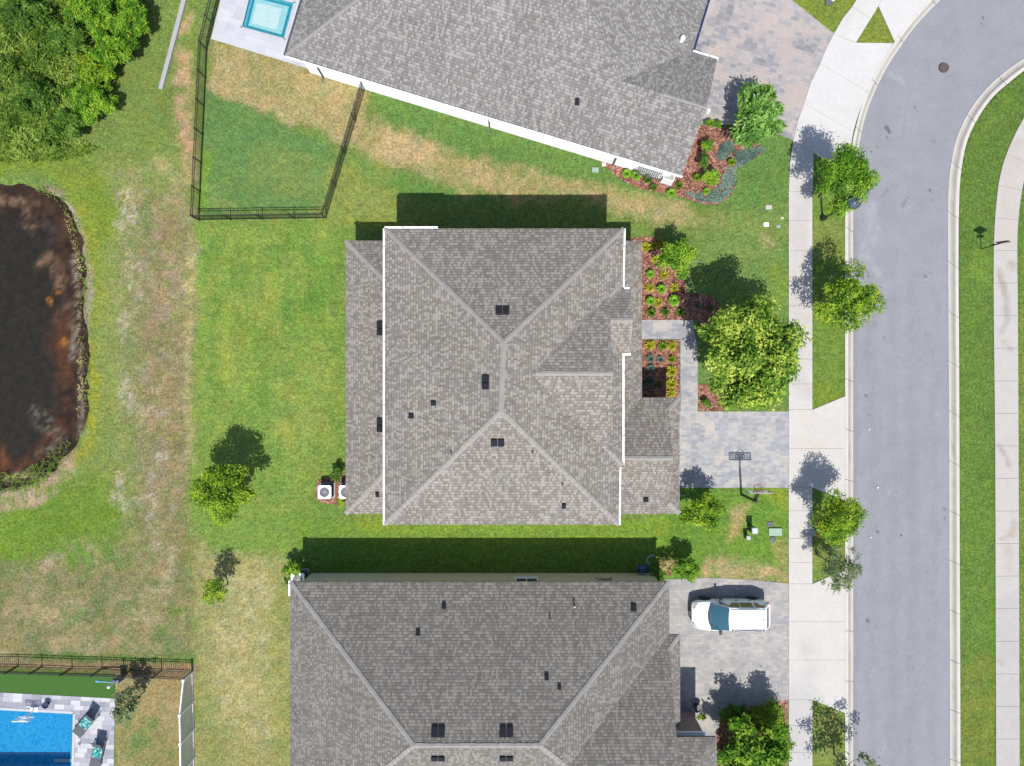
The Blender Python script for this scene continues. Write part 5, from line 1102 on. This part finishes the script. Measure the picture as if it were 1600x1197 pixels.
        for xx in (-1.5, 1.45):
            mb = MB(); c = (cx + xx, cy + s * .84, .34 + z0); n = 24; pr = [(.20, -.11), (.31, -.12), (.34, -.07), (.34, .07), (.31, .12), (.20, .11)]
            v = [(c[0] + rr * math.cos(2 * math.pi * k / n), c[1] + yy, c[2] + rr * math.sin(2 * math.pi * k / n)) for rr, yy in pr for k in range(n)]
            f = [(i * n + k, i * n + (k + 1) % n, (i + 1) * n + (k + 1) % n, (i + 1) * n + k) for i in range(5) for k in range(n)]
            w = mb.add(v, f).out("wheel", M['rubber'], r, smooth=True)
            v = [(c[0] + .21 * math.cos(2 * math.pi * k / n), c[1] + s * .09, c[2] + .21 * math.sin(2 * math.pi * k / n)) for k in range(n)]
            MB().add(v, [tuple(range(n))]).out("rim", M['grey'], w)
            v = [(c[0] + .40 * math.cos(math.pi * k / 12), cy + s * .957, c[2] + .40 * math.sin(math.pi * k / 12)) for k in range(13)]; v2 = [(a_, b_ - s * .05, cc) for a_, b_, cc in v]
            MB().add(v + v2, [(k, k + 1, 14 + k, 13 + k) for k in range(12)] + [tuple(range(13))]).out("wheel_arch", M['rubber'], r)
    mb = MB(); mb.box(cx - 2.46, cx - 2.36, cy - .36, cy + .36, .55 + z0, .72 + z0, bev=.02); mb.out("grille", M['black'], r)
    mb = MB()
    for k in range(3): mb.beam((cx - 1.55 + .001 * k, cy - .55, 1.075 + z0 - .003), (cx - 1.55, cy + .55, 1.075 + z0 - .003), .012, .01)
    mb = MB(); mb.beam((cx - 1.37, cy - .45, 1.14 + z0), (cx - 1.28, cy + .2, 1.17 + z0), .014); mb.beam((cx - 1.36, cy + .1, 1.14 + z0), (cx - 1.2, cy + .62, 1.16 + z0), .014); mb.out("wiper", M['black'], r)
    MB().lathe((cx + 1.75, cy), [(.03, 1.66 + z0), (.02, 1.74 + z0)], 8).out("antenna", M['dark'], r)
    for s in (-1, 1):
        for xx in (.2, 1.05): MB().box(cx + xx, cx + xx + .16, cy + s * .945 - .02, cy + s * .945 + .02, .88 + z0, .91 + z0).out("door_handle", M['grey'], r)
    MB().box(cx - 2.47, cx - 2.455, cy - .15, cy + .15, .42 + z0, .52 + z0).out("number_plate", M['white'], r)
car()
# ------------------------------------------------------------------ air conditioners
def ac(X, Y, label, group, ang=0, sz=.42, h=.88):
    x, y, _ = P(X, Y, h); r = empty("air_conditioner", (x, y, 0), label, "air conditioner", group)
    mb = MB(); mb.box(x - sz * .93, x + sz * .93, y - sz * .93, y + sz * .93, .12, h - .06, bev=.03)
    mb.out("casing", M['grey'], r)
    lv = MB()
    for k in range(9):
        z = .2 + k * .07
        for s in (-1, 1): lv.box(x - sz * .85, x + sz * .85, y + s * sz * .94 - .008, y + s * sz * .94 + .008, z, z + .025); lv.box(x + s * sz * .94 - .008, x + s * sz * .94 + .008, y - sz * .85, y + sz * .85, z, z + .025)
    lv.out("louvre", M['dgrey'], r)
    n = 28; inner = .74; v = []; f = []
    for k in range(n):
        a = 2 * math.pi * k / n; c_, s_ = math.cos(a), math.sin(a); m_ = min(1 / max(abs(c_), 1e-6), 1 / max(abs(s_), 1e-6)); m_ = min(m_, 1.32)
        v += [(x + c_ * sz * m_, y + s_ * sz * m_, h - .05), (x + c_ * sz * m_, y + s_ * sz * m_, h), (x + c_ * sz * inner, y + s_ * sz * inner, h + .015), (x + c_ * sz * inner, y + s_ * sz * inner, h - .1)]
    for k in range(n):
        j = (k + 1) % n
        for q in range(3): f.append((k * 4 + q, j * 4 + q, j * 4 + q + 1, k * 4 + q + 1))
    MB().add(v, f).out("top_cover", M['white'], r)
    MB().lathe((x, y), [(sz * .73, h - .14), (sz * .73, h - .12)], 20).out("fan_well", M['dark'], r)
    mb = MB()
    for k in range(3):
        a = 2 * math.pi * k / 3 + .5; p = []
        for q in range(5):
            b = a + q * .2; p.append((x + math.cos(b) * sz * .68, y + math.sin(b) * sz * .68, h - .09 + q * .012))
        mb.add([(x, y, h - .08)] + p, [(0, i, i + 1) for i in range(1, 5)])
    mb.lathe((x, y), [(sz * .2, h - .09), (sz * .16, h - .05)], 12); fan = mb.out("fan", M['edging'], r)
    mb = MB()
    for q in (.25, .42, .58, .7):
        mb.tube([(x + math.cos(t) * sz * q, y + math.sin(t) * sz * q, h + .012) for t in np.linspace(0, 2 * math.pi, 21)], [.006] * 21, 4, False)
    mb.out("guard", M['dgrey'], r)
    MB().box(x - sz * 1.15, x + sz * 1.15, y - sz * 1.15, y + sz * 1.15, -.02, .115).out("pad", M['edging'], r)
AG = "air conditioner condensers beside houses"
ac(507, 769, "white topped air conditioner standing clear of the centre house wall", AG); ac(540, 769, "air conditioner half hidden under the eave of the centre house", AG)
ac(465, 906, "air conditioner at the back corner of the bottom house", AG)
# white unit by the top house window
x, y, _ = P(1046, 276, .9); r = empty("generator", (x, y, 0), "white boxy unit below the lower corner of the top house roof", "generator")
q = MB().obox((x, y), u3, .34, .22, .1, .9).out("casing", M['white'], r); MB().obox((x, y), u3, .3, .19, .9, .93).out("lid", M['edging'], r); MB().obox((x, y), u3, .4, .28, -.02, .1).out("pad", M['edging'], r)
# ------------------------------------------------------------------ street lamp
def lamp():
    x, y = G(1285, 342); hh = 4.25; r = empty("street_lamp", (x, y, 0), "black post top street lamp on the verge beside the full green tree", "street lamp")
    MB().lathe((x, y), [(.16, -.05), (.16, .35), (.1, .5), (.065, .6), (.055, hh - .35), (.07, hh - .3)], 14).out("post", M['black'], r, smooth=False)
    MB().lathe((x, y), [(.07, hh - .3), (.16, hh - .22), (.18, hh - .05)], 16).out("lantern", M['lampglass'], r)
    MB().lathe((x, y), [(.42, hh - .06), (.40, hh), (.2, hh + .12), (.1, hh + .2), (.06, hh + .22), (.03, hh + .3)], 24).out("lamp_hood", plain("blue_black_hood", (.035, .05, .07, 1), .35, var=.1), r, smooth=True)
lamp()
# ------------------------------------------------------------------ road sign (edge-on from above)
x, y = G(1533, 389); r = empty("road_sign", (x, y, 0), "diamond road sign on a slim post in the far green verge", "road sign")
MB().box(x - .03, x + .03, y - .02, y + .02, -.05, 2.35).out("post", M['black'], r)
mb = MB(); q = .48; c = (x, y + .035, 2.0); v = [(c[0] + a, c[1] + e, c[2] + b) for e in (0, .02) for a, b in ((-q, 0), (0, -q), (q, 0), (0, q))]
mb.add(v, [(0, 1, 2, 3), (7, 6, 5, 4)] + [(i, 4 + i, 4 + (i + 1) % 4, (i + 1) % 4) for i in range(4)]); mb.out("sign_plate", M['dark'], r)
MB().box(x - .22, x + .22, y + .03, y + .05, 1.18, 1.45).out("small_plate", M['dark'], r)
# ------------------------------------------------------------------ basketball hoop
x, y = G(1158, 772); r = empty("basketball_hoop", (x, y, 0), "black basketball hoop with orange rim at the edge of the centre driveway", "basketball hoop")
mb = MB(); mb.beam((x, y, -.05), (x + .02, y, 2.9), .13); mb.out("post", M['black'], r)
mb = MB(); mb.beam((x, y, 2.6), (x + .02, y + .55, 3.15), .09); mb.beam((x, y, 2.3), (x + .02, y + .55, 2.8), .05); mb.out("arm", M['black'], r)
mb = MB(); by = y + .58; bx0 = x + .03
gl_, nt_, b_ = newmat("acrylic"); b_.inputs["Base Color"].default_value = (.85, .88, .9, 1); b_.inputs["Alpha"].default_value = .3; b_.inputs["Roughness"].default_value = .1
MB().box(bx0 - .66, bx0 + .66, by, by + .02, 2.78, 3.5).out("backboard", gl_, r)
mb = MB()
for a, b in (((-.68, 2.75), (.68, 2.75)), ((.68, 2.75), (.68, 3.52)), ((.68, 3.52), (-.68, 3.52)), ((-.68, 3.52), (-.68, 2.75)), ((-.28, 2.95), (.28, 2.95)), ((.28, 2.95), (.28, 3.3)), ((.28, 3.3), (-.28, 3.3)), ((-.28, 3.3), (-.28, 2.95))):
    mb.beam((bx0 + a[0], by + .03, a[1]), (bx0 + b[0], by + .03, b[1]), .045)
mb.out("board_frame", M['edging'], r)
mb = MB(); mb.tube([(bx0 + math.cos(t) * .23, by + .28 + math.sin(t) * .23, 3.05) for t in np.linspace(0, 2 * math.pi, 25)], [.018] * 25, 6, False); mb.box(bx0 - .1, bx0 + .1, by - .02, by + .1, 2.92, 3.08); rim = mb.out("rim", M['orange'], r)
mb = MB()
for k in range(10):
    a = 2 * math.pi * k / 10; b = a + .35
    mb.beam((bx0 + math.cos(a) * .23, by + .28 + math.sin(a) * .23, 3.04), (bx0 + math.cos(b) * .13, by + .28 + math.sin(b) * .13, 2.62), .01); b = a - .35
    mb.beam((bx0 + math.cos(a) * .23, by + .28 + math.sin(a) * .23, 3.04), (bx0 + math.cos(b) * .13, by + .28 + math.sin(b) * .13, 2.62), .01)
mb.out("net", M['orange'], rim)
# ------------------------------------------------------------------ utilities
def pedestal(X, Y, h, w, label):
    x, y, _ = P(X, Y, h); r = empty("utility_pedestal", (x, y, 0), label, "utility box", "utility pedestals on the front lawn")
    MB().box(x - w * .8, x + w * .8, y - w * .8, y + w * .8, -.02, h - .1).out("body", M['dgreen'], r); MB().box(x - w, x + w, y - w, y + w, h - .1, h, bev=.04).out("cap", plain("cap_white", C(222, 236, 236), .5, var=.03), r)
pedestal(1180, 829.5, 1.05, .19, "taller green utility pedestal with white cap on the front lawn"); pedestal(1170, 840.5, .65, .13, "shorter utility pedestal lower left of the taller one")
def lid(X, Y, w, d, label, mat, cat="utility cover", round_=False, name="utility_cover", z=.05):
    x, y = G(X, Y); mb = MB(); mb.lathe((x, y), [(w, -.03), (w, z), (w * .82, z + .006), (w * .8, z - .004)], 22) if round_ else mb.box(x - w, x + w, y - d, y + d, -.04, z, bev=.012)
    r = mb.out(name, mat, origin=(x, y, 0)); tag(r, label, cat); return r
lid(1211, 831, .42, .24, "pale green rectangular utility lid in the grass beside the pavement", M['green_lid'], z=.1)
lid(1204, 819, .2, .16, "small grey rectangular lid above the pale green one", M['dgrey']); lid(1207, 843, .19, 0, "round dark lid below the pale green one", M['dgrey'], round_=True)
lid(1201, 324, .2, .14, "larger pale pink lid in the lawn near the top of the front garden", plain("pink_lid", C(236, 222, 216), .6)); lid(1222, 341, .1, 0, "tiny round cream lid in the lawn beside the pavement", plain("cream_lid", C(240, 232, 200), .6), round_=True)
lid(1197, 351, .16, .13, "small white lid left of the green grey one", M['white']); lid(1216, 354, .13, .1, "small green grey lid right of the white one", M['green_lid'])
lid(930, 266, .22, .16, "pale green lid beside the left end of the top house bed", M['green_lid'], z=.1); lid(943, 258, .12, .09, "small white vent box beside the top house wall", M['white'], z=.2)
lid(1294, 4, .22, .22, "grey meter lid on the grass corner at the top edge", M['grey'], z=.12); lid(1300, -1, .12, .12, "white cap beside the grey meter lid at the top edge", M['white'], z=.14)
lid(1476, 105, .31, 0, "round rusty manhole cover in the road bend", M['iron'], "manhole cover", True, "manhole_cover", -.115)
for (X, Y, s), lb in zip(((1359, 671, 1), (1372, 762, 1.2), (1361, 840, .9)), ("small white scrap on the road opposite the centre driveway", "white scrap on the road above the bushy tree", "tiny white scrap beside the bushy tree on the road")):
    lid(X, Y, 0.035 * s, .035 * s, lb, M['white'], "litter", name="litter", z=-.10)
lid(1410, 838, .05, .035, "turquoise scrap in the middle of the road", plain("turq", C(60, 190, 210), .5), "litter", name="litter", z=-.10)
# hydrant
x, y = G(1276, 834); r = empty("fire_hydrant", (x, y, 0), "yellow fire hydrant in the verge beside the bushy tree", "fire hydrant")
MB().lathe((x, y), [(.17, -.02), (.17, .06), (.12, .08), (.115, .55), (.15, .57), (.15, .62), (.13, .7), (.07, .77), (.03, .79), (.03, .84)], 16).out("barrel", M['yellow'], r, smooth=True)
for s in (-1, 1): MB().tube([(x + s * .1, y, .45), (x + s * .22, y, .45)], [.065, .07], 10).out("side_cap", M['yellow'], r)
MB().tube([(x, y + .1, .42), (x, y + .24, .42)], [.08, .085], 10).out("front_cap", M['blue'], r)
lid(1268, 832, .3, .2, "white concrete collar beside the hydrant", M['edging'], "concrete pad", name="concrete_pad", z=.075)
x, y, _ = P(1292, 833, .5); mb = MB(); mb.box(x - .12, x + .12, y - .1, y + .1, 0, .45, bev=.04); tag(mb.out("meter_box", plain("slate_box", C(60, 110, 140), .5), origin=(x, y, 0)), "small slate blue box right of the yellow hydrant", "utility box")
# hose reel
x, y, _ = P(1004, 889, .5); r = empty("hose_reel", (x, y, 0), "blue hose reel against the khaki wall of the bottom house", "hose reel")
mb = MB(); mb.tube([(x - .28, y, .4), (x - .26, y, .4), (x + .26, y, .4), (x + .28, y, .4)], [.3, .2, .2, .3], 18); mb.out("drum", M['blue'], r)
mb = MB(); mb.tube([(x - .2 + .02 * k, y + math.cos(k * .9) * .24, .4 + math.sin(k * .9) * .24) for k in range(22)], [.022] * 22, 6); mb.out("hose", M['lblue'], r)
mb = MB(); mb.beam((x - .3, y, .4), (x - .3, y - .2, 0), .04); mb.beam((x + .3, y, .4), (x + .3, y - .2, 0), .04); mb.beam((x - .3, y, .4), (x - .3, y + .25, 0), .04); mb.beam((x + .3, y, .4), (x + .3, y + .25, 0), .04); mb.out("stand", M['edging'], r)
mb = MB(); cxh, cyh = G(1022, 875); mb.tube([(cxh + math.cos(t) * .35 - .1, cyh + math.sin(t) * .3, .03) for t in np.linspace(1.2, 4.2, 14)], [.05] * 14, 6); tag(mb.out("garden_hose", M['edging'], origin=(cxh, cyh, 0)), "pale curved hose lying on the grass beside the blue reel", "hose")
x, y = G(1061, 775); mb = MB(); mb.tube([(x + math.cos(t) * .28, y + .1, .32 + math.sin(t) * .28) for t in np.linspace(0, 6.28, 20)], [.02] * 20, 6, False); tag(mb.out("wire_hoop", M['edging'], origin=(x, y, 0)), "thin pale metal hoop leaning at the garage corner behind the round bush", "garden ornament")
# planter by the lower house door
x, y, _ = P(1091, 1108, .5); r = empty("planter", (x, y, 0), "dark round planter beside the porch of the bottom house", "planter"); MB().lathe((x, y), [(.18, 0), (.26, .5), (.2, .5), (.18, .42)], 16).out("pot", M['dark'], r)
tree(1096, 1120, .4, 7, "small yellow green shrub below the dark planter", M['l_yel'], 260, (.13, .06), 8, .34, .8, "shrub", "shrub", None, 86, trunk=False)
# ------------------------------------------------------------------ pool furniture
def lounger(X, Y, ang, label):
    x, y = G(X, Y); z = .05; r = empty("sun_lounger", (x, y, z), label, "sun lounger", "sun loungers on the pool deck"); ca, sa = math.cos(ang), math.sin(ang)
    def T(u, v, h): return (x + u * ca - v * sa, y + u * sa + v * ca, z + h)
    def slabx(name, prof, w, mat, th=.04):
        mb = MB(); v = []
        for u, h in prof: v += [T(u, -w, h), T(u, w, h), T(u, w, h - th), T(u, -w, h - th)]
        f = [(i * 4 + k, i * 4 + (k + 1) % 4, i * 4 + 4 + (k + 1) % 4, i * 4 + 4 + k) for i in range(len(prof) - 1) for k in range(4)]
        f += [(3, 2, 1, 0), tuple(range(len(prof) * 4 - 4, len(prof) * 4))]; return mb.add(v, f).out(name, mat, r)
    slabx("seat", [(-.95, .30), (-.5, .36), (0, .30), (.25, .30)], .30, M['fabricg']); slabx("backrest", [(.25, .30), (.55, .55), (.85, .86)], .30, M['fabricg'])
    m, nt, b = newmat("teal_print"); vv = coord(nt); f_ = noi(nt, vv, 9, 2); lk(nt, ramp(nt, f_, [(.42, C(20, 110, 125)), (.48, C(70, 205, 200)), (.56, C(95, 220, 210)), (.6, C(225, 245, 240))]), b.inputs["Base Color"]); b.inputs["Roughness"].default_value = .9
    slabx("towel", [(-.3, .355), (0, .325), (.24, .325), (.42, .47)], .29, m, .02)
    mb = MB()
    for s in (-1, 1):
        mb.beam(T(-.95, s * .32, .3), T(.9, s * .32, .26), .04); mb.beam(T(.55, s * .3, .3), T(.8, s * .3, .8), .03)
    mb.out("frame", M['dgrey'], r)
    for s in (-1, 1):
        for u in (-.8, .75): MB().beam(T(u, s * .31, .28), T(u, s * .31, 0), .04).out("leg", M['dgrey'], r)
lounger(139, 1126, math.radians(50), "grey sun lounger turned towards the upper pool corner"); lounger(157, 1172, math.radians(78), "grey sun lounger with large teal print towel, lower of the two")
x, y = G(54, 1111); r = empty("pool_basketball_hoop", (x, y, 0), "white pool basketball hoop standing at the pool edge", "basketball hoop")
mb = MB(); mb.beam((x + .05, y + .1, .05), (x - .02, y + .05, .9), .08); mb.box(x - .2, x + .3, y - .02, y + .3, .05, .15, bev=.03); mb.out("stand", M['white'], r)
q = gl_; MB().box(x - .5, x + .5, y - .02, y, .75, 1.35).out("backboard", q, r)
mb = MB()
for a, b in (((-.5, .75), (.5, .75)), ((.5, .75), (.5, 1.35)), ((.5, 1.35), (-.5, 1.35)), ((-.5, 1.35), (-.5, .75)), ((-.2, .9), (.2, .9)), ((-.2, 1.15), (.2, 1.15))): mb.beam((x + a[0], y - .03, a[1]), (x + b[0], y - .03, b[1]), .03)
mb.out("board_frame", M['white'], r); mb = MB(); mb.tube([(x + math.cos(t) * .2, y - .25 + math.sin(t) * .2, .85) for t in np.linspace(0, 6.28, 21)], [.015] * 21, 5, False); mb.out("rim", M['grey'], r)
x, y, _ = P(71, 1102, .3); r = empty("side_table", (x, y, .05), "dark blue round bowl table beside the pool basketball hoop", "side table"); MB().lathe((x, y), [(.1, .05), (.05, .1), (.06, .2), (.22, .34), (.2, .34), (.1, .26)], 20).out("bowl", M['navy'], r); MB().lathe((x, y), [(.12, .05), (.12, .07)], 14).out("foot", M['navy'], r)
for (X, Y), lb in zip(((125, 1124.5), (125.5, 1161)), ("round grey skimmer lid beside the upper lounger", "round grey skimmer lid beside the lower lounger")): lid(X, Y, .11, 0, lb, M['grey'], round_=True, name="skimmer_lid", z=.062)
x, y = G(194, 1055); r = empty("yard_post", (x, y, 0), "white post with a pale blue arm at the corner of the artificial turf", "post")
mb = MB(); mb.tube([(x, y, 0), (x + .02, y, 1.7)], [.05, .04], 10); mb.lathe((x + .02, y), [(.09, 1.7), (.09, 1.8), (.04, 1.86)], 12); mb.out("post", M['white'], r)
mb = MB(); mb.beam((x - .05, y - .05, 1.0), (x - 1.1, y - .02, .9), .07); mb.box(x - 1.3, x - 1.05, y - .08, y + .05, .85, .93, bev=.02); mb.out("arm", M['lblue'], r)
mb = MB(); mb.box(x - .22, x + .2, y - .1, y + .1, .2, 1.0, bev=.03); mb.out("panel", plain("blue_grey_panel", C(120, 140, 175), .5), r)
